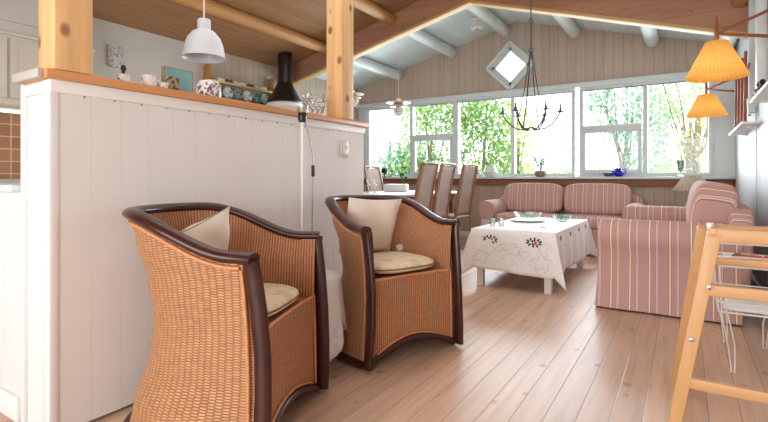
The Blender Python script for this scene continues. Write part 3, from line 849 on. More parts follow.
def bowl(name, label, x, y, z, r, h, mat, foot=None, scallop=0, cat='bowl'):
    b = MB(); n = 48
    prof = [(r*.45, 0), (r*.5, .004), (r*.8, h*.45), (r, h), (r-.006, h), (r*.76, h*.47), (r*.45, .012), (.001, .010)]
    b.lathe([(.001, 0)]+prof, n=n, pleat=scallop, amp=scallop*.03)
    if foot: b.lathe([(r*.3, -.0), (r*.5, .0)], n=n)
    o = b.build(name, mat, ang=50); o.location = (x, y, z); return tag(o, label, cat)
b = MB(); b.lathe([(.001, 0), (.13, 0), (.185, .012), (.185, .016), (.12, .006), (.001, .005)], n=40); o = b.build('serving_plate', M['white_china']); o.location = (-1.42, 5.1, TZ+.002); tag(o, 'wide white plate under the large bowl on the coffee table', 'plate')
bowl('scalloped_bowl', 'large clear ribbed glass bowl on the coffee table plate', -1.42, 5.1, TZ+.009, .145, .085, M['clear'], scallop=1)
bowl('scalloped_bowl', 'smaller greenish glass bowl at the far side of the coffee table', -1.12, 5.35, TZ, .10, .065, M['greenglass'], scallop=1)
def tumbler(x, y, label):
    b = MB(); b.lathe([(.001, 0), (.024, 0), (.03, .075), (.028, .075), (.022, .006), (.001, .006)], n=20)
    o = b.build('drinking_glass', M['clear']); o.location = (x, y, TZ); tag(o, label, 'glass', 'small glasses on the coffee table')
tumbler(-1.57, 4.42, 'small clear glass, left of the pair at the coffee table near corner')
tumbler(-1.50, 4.47, 'small clear glass, right of the pair at the coffee table near corner')

# ---------------------------------------------------------------- window sill things
SZ = SILL+.0135
def potlike(name, label, cat, x, prof, mat, y=7.28):
    b = MB(); b.lathe(prof, n=24); o = b.build(name, mat); o.location = (x, y, SZ); return tag(o, label, cat)
potlike('white_vase', 'white rounded vase on the window sill left of the sofa', 'vase', -2.62, [(.001, 0), (.07, 0), (.075, .01), (.11, .07), (.09, .13), (.07, .16), (.085, .18), (.078, .18), (.06, .15), (.001, .14)], M['white_china'])
t = thing('potted_plant', 'thin-leaved potted plant on the window sill above the sofa middle', 'plant', (-1.84, 7.28, SZ))
b = MB(); b.lathe([(.001, 0), (.06, 0), (.085, .03), (.085, .08), (.07, .09), (.001, .085)], n=22); b.build('pot', plain('pot_brown', srgb(136, 124, 112), .5, vary=.15), t)
b = MB()
rr = random.Random(3)
for k in range(13):
    a = rr.uniform(0, 6.28); l = rr.uniform(.12, .26); sp = rr.uniform(.3, .8)*(.16 if k != 1 else .2)
    e = Vector((math.cos(a)*sp, math.sin(a)*sp*.3, .08+l)); b.tube([(0, 0, .08), Vector((0, 0, .08)).lerp(e, .5)+Vector((0, 0, .02)), e], .003, 5)
    for q in range(4):
        c = Vector((0, 0, .08)).lerp(e, .45+.18*q); b.pillow(c+Vector((rr.uniform(-.015, .015), 0, 0)), (.028, .008, .016), Matrix.Rotation(rr.uniform(-1, 1), 3, 'Y'), n=3, e=.9)
b.build('foliage', M['leafpot'], t)
t = thing('blue_jug', 'cobalt blue little jug on the right part of the window sill', 'jug', (-.775, 7.28, SZ))
b = MB(); b.lathe([(.001, 0), (.035, 0), (.062, .035), (.058, .07), (.035, .095), (.045, .115), (.04, .115), (.03, .095), (.001, .09)], n=22); b.build('jug_body', M['blue'], t)
b = MB(); b.tube([(.045, 0, .10), (.085, 0, .10), (.09, 0, .06), (.055, 0, .035)], .008, 8); b.build('handle', M['blue'], t)
b = MB(); b.pillow((-.045, 0, .1), (.05, .03, .02), n=6, e=.8); b.build('spout', M['blue'], t)
t = thing('blue_bird_dish', 'dark blue bird-shaped dish left of the cobalt jug on the sill', 'ornament', (-.90, 7.28, SZ))
b = MB(); b.pillow((0, 0, .032), (.13, .06, .055), n=8, e=.9); b.build('bird_body', M['bluegreen'], t)
b = MB(); b.pillow((.055, 0, .07), (.035, .03, .03), n=6, e=.9); b.pillow((-.03, 0, .055), (.12, .03, .014), n=6, e=.9); b.build('head', M['bluegreen'], t)
potlike('glass_goblet', 'tall clear glass goblet on the sill above the corner lamp', 'goblet', -.045, [(.001, 0), (.045, 0), (.045, .006), (.012, .02), (.011, .06), (.04, .09), (.055, .21), (.05, .21), (.036, .095), (.001, .075)], glassy('smoky_glass', (.62, .66, .64), .3, .1))
t = thing('potted_plant', 'small dark round plant on the sill at the far left', 'plant', (-4.63, 7.28, SZ))
b = MB(); b.lathe([(.001, 0), (.09, 0), (.1, .015), (.03, .02), (.001, .02)], n=20); b.build('saucer', M['black'], t)
b = MB(); b.pillow((0, 0, .11), (.11, .1, .1), n=8, e=1); b.tube([(0, 0, .02), (0, 0, .08)], .012, 6); b.build('foliage', plain('dark_leaf', srgb(30, 50, 36), .8, vary=.4, nscale=50), t)

# corner table and lamp
t = thing('corner_table', 'small corner table behind the sofas holding the pleated lamp', 'table', (.08, 6.9, 0))
b = MB(); b.lathe([(0, .50), (.24, .50), (.24, .525), (0, .525)], n=30); b.build('tabletop', M['teak'], t)
for k in range(3):
    b = MB(); b.bar((.17*math.cos(k*2.09), .17*math.sin(k*2.09), 0), (.12*math.cos(k*2.09), .12*math.sin(k*2.09), .5), .03, .03); b.build('leg', M['teak'], t)
t = thing('table_lamp', 'grey pleated table lamp in the corner behind the sofa cushion', 'lamp', (.08, 6.9, .526))
b = MB(); b.lathe([(0, 0), (.06, 0), (.07, .03), (.09, .10), (.05, .2), (.02, .24), (.015, .34), (0, .34)], n=24); b.build('lamp_base', M['white_china'], t)
b = MB(); b.lathe([(.22, .31), (.155, .40), (.085, .50)], n=72, pleat=1, amp=.012); b.build('lamp_shade', M['shade_grey'], t, solid=.003)
# ---------------------------------------------------------------- dining area
t = thing('dining_table', 'white topped dining table behind the partition end', 'table', (-3.25, 5.45, 0))
b = MB(); b.box((0, 0, .785), (1.05, 2.0, .03), bev=.008); b.build('tabletop', M['white_paint'], t)
b = MB(); b.box((0, 0, .72), (.85, 1.8, .09)); b.build('apron', M['chairwood'], t)
for sx in (-1, 1):
    for sy in (-1, 1):
        b = MB(); b.bar((sx*.4, sy*.85, 0), (sx*.4, sy*.85, .72), .06, .06, .006); b.build('leg', M['chairwood'], t)
def dining_chair(label):
    """faces local -y"""
    t = thing('dining_chair', label, 'chair', group='high-backed dining chairs')
    for s_ in (-1, 1):
        b = MB(); b.tube([(s_*.20, .17, 0), (s_*.20, .20, .25), (s_*.20, .19, .48), (s_*.20, .20, .62), (s_*.195, .25, .9), (s_*.19, .31, 1.16)], .017, 8, flat=(1.3, .9)); b.build('leg', M['chairwood'], t, ang=60)
        b = MB(); b.tube([(s_*.21, -.20, 0), (s_*.20, -.20, .45)], [.016, .02], 8); b.build('leg', M['chairwood'], t, ang=60)
    b = MB(); b.pillow((0, -.01, .475), (.45, .44, .06), n=10, e=.3); b.build('seat', M['cane'], t)
    def bk(z): 
        k = [(.48, .19), (.62, .20), (.9, .25), (1.16, .31)]
        for a, c in zip(k, k[1:]):
            if z <= c[0]: return a[1]+(c[1]-a[1])*(z-a[0])/(c[0]-a[0])
        return .31
    b = MB(); b.grid(lambda u, v: (-.19+.38*u, bk(.5+.64*v), .5+.64*v), 6, 16, uvf=lambda u, v: (.38*u, .64*v)); b.build('woven_back', M['cane'], t, solid=.008)
    b = MB(); b.tube([(-.19, .31, 1.155), (0, .318, 1.165), (.19, .31, 1.155)], .017, 8); b.build('top_rail', M['chairwood'], t, ang=60)
    b = MB(); b.bar((-.2, -.2, .42), (.2, -.2, .42), .03, .02); b.bar((-.2, .18, .42), (.2, .18, .42), .03, .02); b.build('seat_rail', M['chairwood'], t)
    return t
d0 = dining_chair('high-backed woven dining chair, leftmost of the three on the right of the table')
d0.location = (-2.72, 4.75, 0); d0.rotation_euler = (0, 0, -PI/2)
for (x, y, r, lab) in [(-2.71, 5.22, -PI/2, 'high-backed woven dining chair, middle one of the three on the right of the table'),
                       (-2.68, 5.88, -PI/2-.1, 'high-backed woven dining chair, rightmost of the three and a little apart'),
                       (-3.68, 5.92, PI/2, 'high-backed woven dining chair on the far left side of the table, beside the partition')]:
    c = copy_tree(d0); c.location = (x, y, 0); c.rotation_euler = (0, 0, r); c['label'] = lab
def candlestick(x, y, label):
    b = MB(); b.lathe([(.001, 0), (.05, 0), (.05, .006), (.012, .018), (.010, .08), (.018, .10), (.010, .12), (.030, .17), (.026, .17), (.001, .13)], n=16)
    o = b.build('glass_candlestick', M['clear']); o.location = (x, y, .8); tag(o, label, 'candlestick')
candlestick(-3.42, 5.0, 'clear glass candlestick on the dining table, left of the pair')
candlestick(-3.30, 4.98, 'clear glass candlestick on the dining table, right of the pair')
t = thing('planter', 'oblong white planter with greenery on the dining table', 'planter', (-3.38, 5.62, .80), .3)
b = MB(); b.box((0, 0, .055), (.34, .14, .11), bev=.02); b.build('pot', M['white_china'], t)
b = MB()
for k in range(9):
    a = rr.uniform(0, 6.28); e = Vector((.1+rr.uniform(-.06, .06), rr.uniform(-.03, .03), .16+rr.uniform(0, .1))); b.tube([(.1, 0, .1), e], .004, 5); b.pillow(e, (.04, .015, .03), Matrix.Rotation(a, 3, 'Y'), n=4, e=.9)
b.build('foliage', M['leafpot'], t)
b = MB(); b.lathe([(.001, 0), (.025, 0), (.04, .07), (.037, .07), (.022, .005), (.001, .005)], n=18); o = b.build('tea_cup', M['china']); o.location = (-2.84, 5.55, .8); tag(o, 'small blue and white cup on the right edge of the dining table', 'cup')

def louvre_pendant(loc, zc, label, gap=0):
    t = thing('louvre_pendant', label, 'lamp', loc, group='louvred pendants')
    b = MB(); b.tube([(0, 0, .28), (0, 0, zc-gap-loc[2])], .004, 6); b.build('cord', M['white_metal'], t)
    b = MB(); b.lathe([(.03, .26), (.04, .22), (.17, .205), (.17, .198), (.05, .19), (.03, .2)], n=32); b.build('lamp_shade', M['white_metal'], t)
    b = MB(); b.lathe([(.05, .19), (.11, .165), (.13, .15), (.12, .145), (.05, .15)], n=32); b.build('lamp_shade', plain('brass_pale', srgb(196, 176, 140), .4), t)
    for (r, z) in ((.10, .10), (.095, .075), (.085, .05), (.06, .02)):
        b = MB(); b.lathe([(r*.55, z+.03), (r, z+.012), (r, z+.004), (r*.6, z+.018)], n=28); b.build('louvre_ring', M['white_metal'], t)
    b = MB(); b.lathe([(.001, .05), (.035, .08), (.035, .16), (.001, .18)], n=16); b.build('core', M['white_metal'], t)
    for a in range(3):
        b = MB(); b.tube([(.06*math.cos(a*2.1), .06*math.sin(a*2.1), .03), (.07*math.cos(a*2.1), .07*math.sin(a*2.1), .2)], .003, 5); b.build('strut', M['white_metal'], t)
louvre_pendant((-3.33, 5.6, 1.83), ceil_z(-3.33), 'white louvred pendant hanging in front of the windows over the dining table', .17)
louvre_pendant((-4.12, 5.6, 2.02), ceil_z(-4.12), 'louvred pendant mostly hidden behind the far pine post')

# kitchen pendant
t = thing('bell_pendant', 'white bell-shaped metal pendant lamp hanging over the kitchen', 'lamp', (-3.35, 2.49, 1.985))
b = MB(); b.tube([(0, 0, .33), (0, 0, ceil_z(-3.35)-.15-1.985)], .006, 8); b.build('cord', plain('pinkish_cord', srgb(226, 200, 190), .6), t)
b = MB(); b.lathe([(.001, .318), (.05, .318), (.053, .308), (.053, .235), (.09, .215), (.13, .165), (.155, .10), (.166, .02), (.175, 0), (.168, 0), (.158, .02), (.148, .10), (.122, .158), (.08, .20), (.001, .22)], n=40)
b.build('lamp_shade', plain('lamp_enamel', srgb(198, 200, 204), .3, vary=.01), t)
b = MB(); b.pillow((0, 0, .10), (.07, .07, .09), n=8, e=1); b.build('bulb', M['white_china'], t)

# chandelier
t = thing('candle_chandelier', 'wrought iron chandelier with candle cups hanging over the coffee table', 'chandelier', (-1.25, 4.6, 1.46))
b = MB(); b.tube([(0, 0, .77), (0, 0, ceil_z(-1.25)-1.46)], .0055, 6)
for z in (.77, 1.05):
    b.tube([(.02*math.cos(a), 0, z+.02*math.sin(a)) for a in [2*PI*k/14 for k in range(14)]], .004, 5, closed=True)
b.build('suspension_rod', M['iron'], t)
for k in range(6):
    a = k*PI/3+.25; c, s_ = math.cos(a), math.sin(a)
    b = MB(); b.tube([(c*r, s_*r, z) for (r, z) in [(.0, .03), (.06, .0), (.13, .01), (.19, .05), (.24, .11), (.265, .16)]], .007, 6); 
    b.tube([(c*r, s_*r, z) for (r, z) in [(.005, .76), (.03, .6), (.06, .4), (.09, .22), (.12, .12), (.14, .015)]], .0042, 5)
    arm = b.build('arm', M['iron'], t, ang=60)
    b = MB(); b.lathe([(.001, .158), (.035, .16), (.038, .168), (.012, .168), (.012, .195), (.001, .195)], (c*.265, s_*.265, 0), 12); b.build('candle_cup', M['iron'], arm)
    b = MB(); b.lathe([(.001, .17), (.008, .17), (.008, .235), (.001, .235)], (c*.265, s_*.265, 0), 8); b.build('candle', M['iron'], arm)

# scissor wall lamps with yellow pleated shades
def wall_lamp(label, pos, zb, r0, r1, h, mount, zt_, light):
    t = thing('pleated_wall_lamp', label, 'lamp', (pos[0], pos[1], zb), group='yellow pleated wall lamps')
    b = MB(); b.lathe([(r0, 0), (r0*.5+r1*.5, h*.5), (r1, h)], n=96, pleat=1, amp=.01); b.build('lamp_shade', M['shade_warm'], t, solid=.002)
    b = MB(); b.lathe([(.001, .05), (.028, .07), (.033, .1), (.015, .15), (.001, .15)], n=14); b.build('bulb', M['bulb'], t)
    b = MB(); b.box((0, 0, h+.05), (.028, .028, .17), bev=.01); b.lathe([(.001, h+.13), (.012, h+.13), (.004, h+.19), (.001, h+.2)], n=8)
    b.tube([(0, 0, .13), (0, 0, h)], .012, 8); b.build('stem', M['teak'], t)
    m = Vector(mount)-Vector((pos[0], pos[1], zb))
    for dz in (.10, -.10):
        b = MB(); b.bar((0, 0, h+.06), (m.x, m.y, m.z+dz), .022, .022, .005); b.build('arm', M['teak'], t)
    b = MB(); b.box((m.x-.008, m.y, m.z), (.03, .05, .34), bev=.006); b.build('wall_bracket', M['teak'], t)
    l = bpy.data.lights.new('lamp_light', 'POINT'); l.energy = light; l.color = (1, .72, .4); l.shadow_soft_size = .04
    lo = bpy.data.objects.new('lamp_light', l); lo.parent = t; lo.location = (0, 0, .09); COL.objects.link(lo)
wall_lamp('large yellow pleated wall lamp nearest the camera on a wooden scissor arm', (.20, 4.3), 1.745, .198, .07, .265, (XR-.0, 4.42, 2.13), 2.3, 4)
wall_lamp('smaller yellow pleated wall lamp further away in front of the right window', (.205, 6.4), 1.69, .195, .08, .235, (XR-.0, 5.9, 1.95), 2.1, 3)
# wooden slat rack standing on the small shelf
t = thing('slatted_wood_rack', 'dark reddish wooden lattice rack standing on the small shelf', 'rack', (XR-.07, 5.6, 1.4695))
for k in range(8):
    b = MB(); y = -.5+k*.14
    b.bar((-.03+.02*(k % 2), y, 0), (-.03+.02*(k % 2), y+(.12 if k % 2 else -.10), .60), .022, .016); b.build('slat', M['teak'], t)
b = MB(); b.bar((.0, -.55, .06), (.0, .55, .20), .018, .014); b.bar((.0, -.55, .50), (.0, .55, .40), .018, .014); b.build('cross_slat', M['teak'], t)
b = MB(); b.box((XR-.02, 5.30, 1.96), (.03, .06, .62), bev=.006); tag(b.build('upright_board', M['teak']), 'narrow dark wooden board upright on the wall between the two shelves', 'board')
b = MB(); b.tube([(XR-.012, 5.17+.02*math.sin(z*5), z) for z in [1.62, 1.5, 1.35, 1.2, 1.05, .9, .8, .65, .5]], .005, 6); tag(b.build('lamp_cord', M['steel']), 'grey cord hanging down the white boarded right wall', 'cord')
# ceiling spotlight
t = thing('ceiling_spotlight', 'small white twin spotlight under the white ceiling near the ridge', 'spotlight', (-2.6, 6.6, ceil_z(-2.6)))
b = MB(); b.lathe([(.001, -.03), (.06, -.03), (.06, -.005), (.001, -.005)], n=20); b.tube([(0, 0, -.03), (.02, 0, -.14)], .008, 6); b.build('ceiling_rose', M['white_metal'], t)
for s_ in (-1, 1):
    b = MB(); b.lathe([(.001, 0), (.02, 0), (.035, .09), (.03, .09), (.001, .05)], (.02, 0, -.14), 16, rot=Matrix.Rotation(s_*1.9, 3, 'Y')); b.build('spot_head', M['white_metal'], t)

# ---------------------------------------------------------------- kitchen beyond the partition
def tile_mat():
    t = NT('brown_tile', .3, .5); t.xyz(); x = t.xyz()
    br = t.n('ShaderNodeTexBrick'); t.link(t.comb(x[1], x[2], 0.0), br.inputs['Vector'])
    br.inputs['Scale'].default_value = 1; br.offset = 0
    br.inputs['Brick Width'].default_value = .115; br.inputs['Row Height'].default_value = .115; br.inputs['Mortar Size'].default_value = .004
    br.inputs['Color1'].default_value = (*srgb(150, 104, 76), 1); br.inputs['Color2'].default_value = (*srgb(168, 122, 90), 1); br.inputs['Mortar'].default_value = (*srgb(206, 186, 160), 1)
    t.col(br.outputs[0]); return t.m
b = MB(); b.box((XL+.006, 1.6, 1.29), (.012, 2.6, .60)); struct(b.build('wall_tiles', tile_mat(), smooth=False))
M['cab'] = plain('cabinet_beige', srgb(198, 190, 176), .5, vary=.02)
t = thing('wall_cabinet', 'pale beige kitchen wall cabinet above the brown tiles at the far left', 'cabinet', (XL, 1.35, 1.62))
b = MB(); b.box((.175, 0, .31), (.35, 2.1, .62), bev=.004); b.build('cabinet_body', M['cab'], t)
for k in range(3):
    b = MB(); b.box((.358, -.7+k*.7, .33), (.018, .68, .52), bev=.006); b.box((.37, -.7+k*.7, .33), (.008, .56, .40), bev=.004)
    d = b.build('door', M['cab'], t)
    b = MB(); b.lathe([(.001, 0), (.012, 0), (.015, .02), (.001, .026)], (.372, -.42+k*.7, .13), 12, rot=Matrix.Rotation(PI/2, 3, 'Y')); b.build('knob', M['cab'], d)
b = MB(); b.box((.34, 0, .03), (.05, 2.12, .035), bev=.008); b.box((.345, 0, .63), (.05, 2.12, .03), bev=.008); b.build('cornice', M['cab'], t)
b = MB(); b.box((XL+.17, 1.35, 2.44), (.34, 2.1, .38)); b.box((XL+.35, 1.2, 2.50), (.02, 1.8, .28)); struct(b.build('trim_9', M['kitchen_wall'], smooth=False))
t = thing('under_cabinet_light', 'lit strip lamp under the kitchen wall cabinet', 'lamp', (XL+.25, 1.35, 1.60))
b = MB(); b.box((0, 0, .008), (.07, 1.5, .02), bev=.004); b.build('housing', M['white_metal'], t)
b = MB(); b.tube([(0, -.72, -.012), (0, .72, -.012)], .013, 10); b.build('tube', emis('tube_light', (1, .9, .55), 3.0), t)
t = thing('kitchen_base_units', 'white kitchen base units with pale worktop under the brown tiles', 'cabinet', (XL+.02, 2.02, 0))
b = MB(); b.box((.30, 0, .44), (.58, 1.9, .88)); b.build('cabinet_body', M['cab'], t)
b = MB(); b.box((.31, 0, .90), (.62, 1.94, .04), bev=.008); b.build('worktop', M['white_paint'], t)
for k in range(3):
    b = MB(); b.box((.60, -.62+k*.62, .46), (.02, .59, .74), bev=.005); b.build('door', M['cab'], t)
b = MB(); b.box((XL+.012, 2.79, 2.33), (.02, .15, .235), bev=.004)
tag(b.build('wall_plaque', blotch('plaque', srgb(186, 184, 178), srgb(140, 140, 136), srgb(206, 204, 196), 30, .5)), 'small grey patterned plaque on the kitchen wall beside the near pine post', 'plaque')
# range hood
t = thing('chimney_hood', 'black conical chimney hood with a flue pipe seen over the partition', 'hood', (-4.90, 5.01, 2.07))
b = MB(); b.lathe([(.001, .005), (.245, 0), (.25, .02), (.235, .05), (.125, .26), (.106, .30), (.001, .3)], n=40); b.build('hood_cone', M['black'], t)
b = MB(); b.tube([(0, 0, .29), (0, 0, ceil_z(-4.90)-2.075)], .102, 28); b.build('flue', plain('flue_black', srgb(50, 42, 38), .22, vary=.05, metal=.5), t)
b = MB(); b.lathe([(.001, -.07), (.25, -.06), (.265, -.015), (.25, 0), (.001, .0)], n=40); b.build('rim', M['white_paint'], t)
t2 = thing('fireplace_stove', 'black round open fireplace under the conical hood behind the partition', 'stove', (-4.90, 5.01, 0))
b = MB(); b.lathe([(.001, 0), (.2, 0), (.2, .05), (.1, .1), (.1, .3), (.3, .5), (.3, .62), (.27, .62), (.25, .52), (.001, .45)], n=32); b.build('fire_bowl', M['black'], t2)
# wall rack with dishes on the boarded kitchen wall
t = thing('plate_rack', 'wooden wall rack with two round-topped boards and a rail over the kitchen', 'rack', (XL, 4.53, 2.03))
RW = wood('rack_wood', srgb(176, 134, 90), 'Z', 'Y', rough=.5, knots=0)
for s_ in (-1, 1):
    b = MB(); pz = [(-.07, 0), (.07, 0), (.07, .28), (.05, .33), (.055, .40)]+[(.055*math.cos(a), .40+.055*math.sin(a)) for a in [PI*k/8 for k in range(1, 8)]]+[(-.055, .40), (-.05, .33), (-.07, .28)]
    yy = s_*.56; b.prism([(.06+p_[0]*.8, p_[1]) for p_ in pz], 'Y', yy-.012, yy+.012)
    b.prism([(yy+p_[0]*.75, p_[1]) for p_ in pz], 'X', .005, .025)
    b.build('end_board', RW, t, smooth=False)
b = MB(); b.box((.07, 0, .02), (.14, 1.12, .025), bev=.004); b.build('shelf_board', RW, t)
b = MB(); b.box((.13, 0, .235), (.02, 1.12, .03), bev=.004); b.build('rail', plain('rail_wood', srgb(206, 178, 110), .5), t)
pc = [(srgb(70, 110, 84), 'green'), (srgb(206, 214, 210), 'white'), (srgb(110, 150, 150), 'pale teal'), (srgb(226, 222, 214), 'cream'), (srgb(60, 130, 124), 'teal'), (srgb(150, 170, 160), 'grey-green')]
pn = ['first', 'second', 'third', 'fourth', 'fifth', 'sixth']
for k, (c, nm) in enumerate(pc):
    b = MB(); R = Matrix.Rotation(PI/2-.12, 3, 'Y')
    r_ = .082
    b.lathe([(.001, 0), (.05, 0), (r_, .018), (r_, .022), (.05, .005), (.001, .005)], n=28, rot=R)
    b.lathe([(r_*.72, .012), (r_*.78, .016)], n=28, rot=R)
    o = b.build('standing_plate', blotch('plate_'+nm.replace(' ', '_'), c, tuple(v*.35 for v in c), srgb(230, 230, 226), 24, .53, .25)); o.location = (XL+.045, 4.10+k*.17, 2.03+.035+.083)
    tag(o, '%s patterned plate standing in the wooden wall rack, %s from the left' % (nm, pn[k]), 'plate', 'plates in the wall rack')
for k in range(7):
    b = MB(); b.box((0, 0, .02), (.09, .1, .04), bev=.01); o = b.build('small_box', plain('box_%d' % k, srgb(*[(220, 224, 222), (60, 80, 90), (200, 206, 180)][k % 3]), .5)); o.location = (XL+.075, 4.13+k*.125, 2.03+.2505)
    tag(o, 'small box on top of the wall rack, %s from the left' % (pn+['seventh'])[k], 'box', 'small boxes on the wall rack')

# ---------------------------------------------------------------- things on the partition cap
KZ = 1.4125
def oncap(o, y, x=-2.1): o.location = (x, y, KZ); return o
t = thing('painted_jar', 'tiny painted jar with a dark stopper beside the near pine post on the cap', 'jar', (-2.1, 1.145, KZ))
b = MB(); b.lathe([(.001, 0), (.026, 0), (.028, .04), (.02, .045), (.001, .045)], n=20); b.build('jar_body', M['china'], t)
b = MB(); b.lathe([(.001, .045), (.009, .045), (.007, .055), (.012, .07), (.008, .085), (.001, .087)], n=12); b.build('stopper', M['black'], t)
t = thing('cream_jug', 'small floral cream jug on the partition cap left of the painting', 'jug', (-2.1, 1.262, KZ))
b = MB(); b.lathe([(.001, 0), (.022, 0), (.034, .02), (.03, .045), (.034, .06), (.031, .06), (.026, .045), (.001, .01)], n=22); b.build('jug_body', M['china'], t)
b = MB(); b.tube([(0, .028, .05), (0, .052, .045), (0, .05, .02), (0, .03, .012)], .004, 6); b.build('handle', M['china'], t)
t = thing('tea_cup', 'small floral cup on the partition cap just left of the painting', 'cup', (-2.1, 1.332, KZ))
b = MB(); b.lathe([(.001, 0), (.015, 0), (.024, .02), (.026, .038), (.023, .038), (.001, .008)], n=20); b.build('cup_body', M['china'], t)
b = MB(); b.tube([(0, -.022, .03), (0, -.038, .028), (0, -.036, .014), (0, -.02, .01)], .003, 6); b.build('handle', M['china'], t)
t = thing('framed_painting', 'small teal painting in a pale frame standing on the partition cap', 'painting', (-2.14, 1.437, KZ))
b = MB(); b.box((0, 0, .066), (.02, .165, .13), bev=.002); b.build('frame', plain('frame_grey', srgb(150, 138, 124), .5), t)
def paint_mat():
    t_ = NT('teal_painting', .5); x = t_.xyz()
    base = t_.ramp(t_.noise(t_.co, 9, 2), [(.35, srgb(110, 165, 172)), (.65, srgb(140, 188, 190))])
    m1 = t_.math('MULTIPLY', t_.math('LESS_THAN', x[1], .0), t_.math('LESS_THAN', x[2], .085))
    blob = t_.ramp(t_.noise(t_.co, 60, 3), [(.42, srgb(70, 74, 60)), (.58, srgb(190, 176, 130))])
    t_.col(t_.mix(m1, base, blob)); return t_.m
b = MB(); b.box((.0115, 0, .066), (.003, .15, .115)); b.build('canvas', paint_mat(), t, smooth=False)
t = thing('floral_canister', 'stout floral patterned canister on the partition cap below the white pendant', 'canister', (-2.1, 1.59, KZ))
b = MB(); b.lathe([(.001, 0), (.055, 0), (.062, .012), (.062, .065), (.05, .08), (.001, .08)], n=30); b.build('jar_body', M['floralchina'], t)
b = MB(); b.lathe([(.05, .08), (.05, .088), (.02, .098), (.001, .10)], n=30); b.build('lid', M['floralchina'], t)
# white wire basket near the far post
t = thing('wire_basket', 'openwork silver wire basket on the partition cap left of the far pine post', 'basket', (-2.12, 2.45, KZ))
b = MB()
for (r, z) in ((.055, .005), (.075, .06), (.09, .115)):
    b.tube([(r*math.cos(a)*.8, r*math.sin(a), z) for a in [2*PI*k/24 for k in range(24)]], .003, 5, closed=True)
for k in range(10):
    a = 2*PI*k/10
    b.tube([((.055+.035*q/8)*math.cos(a+.35*math.sin(q*.9))*.8, (.055+.035*q/8)*math.sin(a+.35*math.sin(q*.9)), .005+.11*q/8) for q in range(9)], .003, 5)
    b.tube([(.09*math.cos(a+.1+.2*math.cos(p_))*.8, .09*math.sin(a+.1+.2*math.cos(p_)), .125+.018*math.sin(p_)) for p_ in [2*PI*j/10 for j in range(10)]], .003, 5, closed=True)
b.build('wirework', M['steel'], t)

# ---------------------------------------------------------------- wooden highchair at the right
t = thing('wooden_highchair', 'light beech highchair frame with slanted legs at the right foreground', 'highchair', (0, 0, 0))
def leg(xb, xt, y, yb, nm='leg', mat='beech', wd=.046, z0=0.0, z1=.8):
    b = MB(); b.bar((xb, yb, z0), (xt, y, z1), wd, .03, .006, up=(0, 1, 0)); return b.build(nm, M[mat], t)
FY, BY = 2.1, 2.37
leg(-.045, .092, FY, FY); leg(.60, .475, FY, FY)
leg(-.022, .082, 2.28, 2.66, wd=.08); leg(.60, .475, 2.30, 2.69)
for (z, x0, x1, y, th, nm) in [(.79, .075, .50, FY, .05, 'top_rail'), (.588, .06, .52, FY, .042, 'lower_rail'), (.235, .0, .57, FY, .04, 'foot_rail'), (.79, .075, .50, BY-.07, .045, 'top_rail'), (.66, .06, .51, 2.36, .03, 'lower_rail')]:
    b = MB(); b.box(((x0+x1)/2, y, z), (x1-x0, .026, th), bev=.006); b.build(nm, M['beechX'], t)
for s_ in (.088, .48):
    b = MB(); b.box((s_, (FY+BY-.07)/2, .797), (.03, BY-.07-FY+.03, .04), bev=.006); b.build('side_rail', M['beech'], t)
for (x, z) in ((.075, .60), (.02, .40)):
    b = MB(); b.lathe([(.001, 0), (.009, 0), (.008, .006), (.003, .007), (.001, .004)], (x, FY-.019, z), 14, rot=Matrix.Rotation(PI/2, 3, 'X')); b.build('bolt', M['steel'], t)

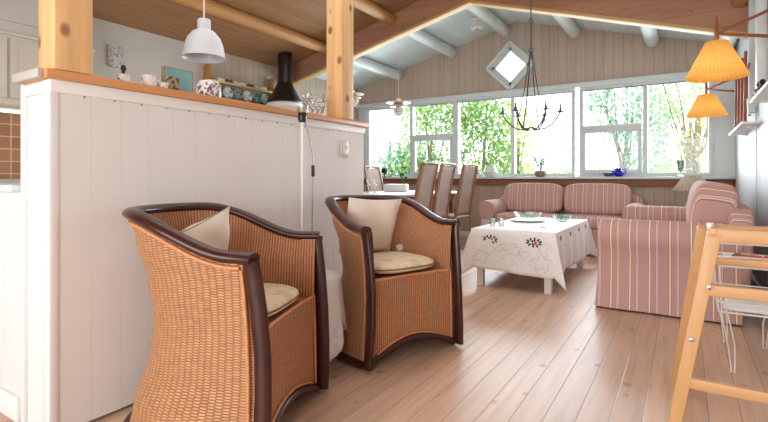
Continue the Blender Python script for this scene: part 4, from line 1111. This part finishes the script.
# ---------------------------------------------------------------- white wire stand with a plate of food
t = thing('wire_plant_stand', 'white wire two-tier stand between the highchair and the sofa', 'stand', (0, 0, 0))
X0, X1, Y0_, Y1_ = .15, .45, 2.98, 3.50
b = MB()
def rectloop(z, m=0, r=.005): b.tube([(X0-m, Y0_-m, z), (X1+m, Y0_-m, z), (X1+m, Y1_+m, z), (X0-m, Y1_+m, z)], r, 6, closed=True, up=(0, 0, 1))
rectloop(.545); rectloop(.60, .03)
for (x, y) in ((X0, Y0_), (X1, Y0_), (X1, Y1_), (X0, Y1_)):
    b.tube([(x, y, .545), (x+(x-.3)*.2, y+(y-3.24)*.12, .60)], .004, 5)
for k in range(7): b.tube([(X0+(X1-X0)*k/6, Y0_, .545), (X0+(X1-X0)*k/6, Y1_, .545)], .0028, 5)
b.build('tray_basket', M['white_metal'], t)
b = MB(); rectloop(.31); rectloop(.36, .0, .004)
for k in range(7): b.tube([(X0+(X1-X0)*k/6, Y0_, .31), (X0+(X1-X0)*k/6, Y1_, .31)], .0028, 5)
b.build('lower_basket', M['white_metal'], t)
for (x, y, sx) in ((X0, Y0_, 1), (X1, Y0_, -1), (X1, Y1_, -1), (X0, Y1_, 1)):
    b = MB(); b.tube([(x, y, .545), (x+.01*sx, y, .3), (x+.04*sx, y, .12), (x+.05*sx, y, .008), (x+.065*sx, y, .006), (x+.065*sx, y, .15), (x+.03*sx, y, .33)], .0036, 6); b.build('leg', M['white_metal'], t)
t = thing('food_plate', 'oval white plate of red and green salad on the wire stand', 'plate', (.30, 3.12, .551))
b = MB(); b.lathe([(.001, 0), (.07, 0), (.125, .03), (.12, .03), (.065, .006), (.001, .006)], n=30); b.build('dish', M['white_china'], t)
b = MB()
for k in range(16): a = rr.uniform(0, 6.28); r_ = rr.uniform(0, .07); b.pillow((r_*math.cos(a), r_*math.sin(a), .024+rr.uniform(0, .012)), (.04, .035, .024), Matrix.Rotation(a, 3, 'Z'), n=4, e=.9)
tag(b.build('red_food', plain('tomato', srgb(200, 70, 44), .4, vary=.2), t))
b = MB()
for k in range(9): a = rr.uniform(0, 6.28); r_ = rr.uniform(.02, .09); b.pillow((r_*math.cos(a), r_*math.sin(a), .034), (.035, .02, .014), Matrix.Rotation(a, 3, 'Z'), n=4, e=.9)
b.build('green_food', plain('salad', srgb(110, 130, 60), .5, vary=.3), t)

b = MB(); b.box((.30, 3.10, .325), (.26, .2, .02), bev=.006); b.box((.30, 3.10, .345), (.24, .18, .03), bev=.008)
tag(b.build('white_tray', M['white_china']), 'white oblong tray on the lower tier of the wire stand', 'tray')
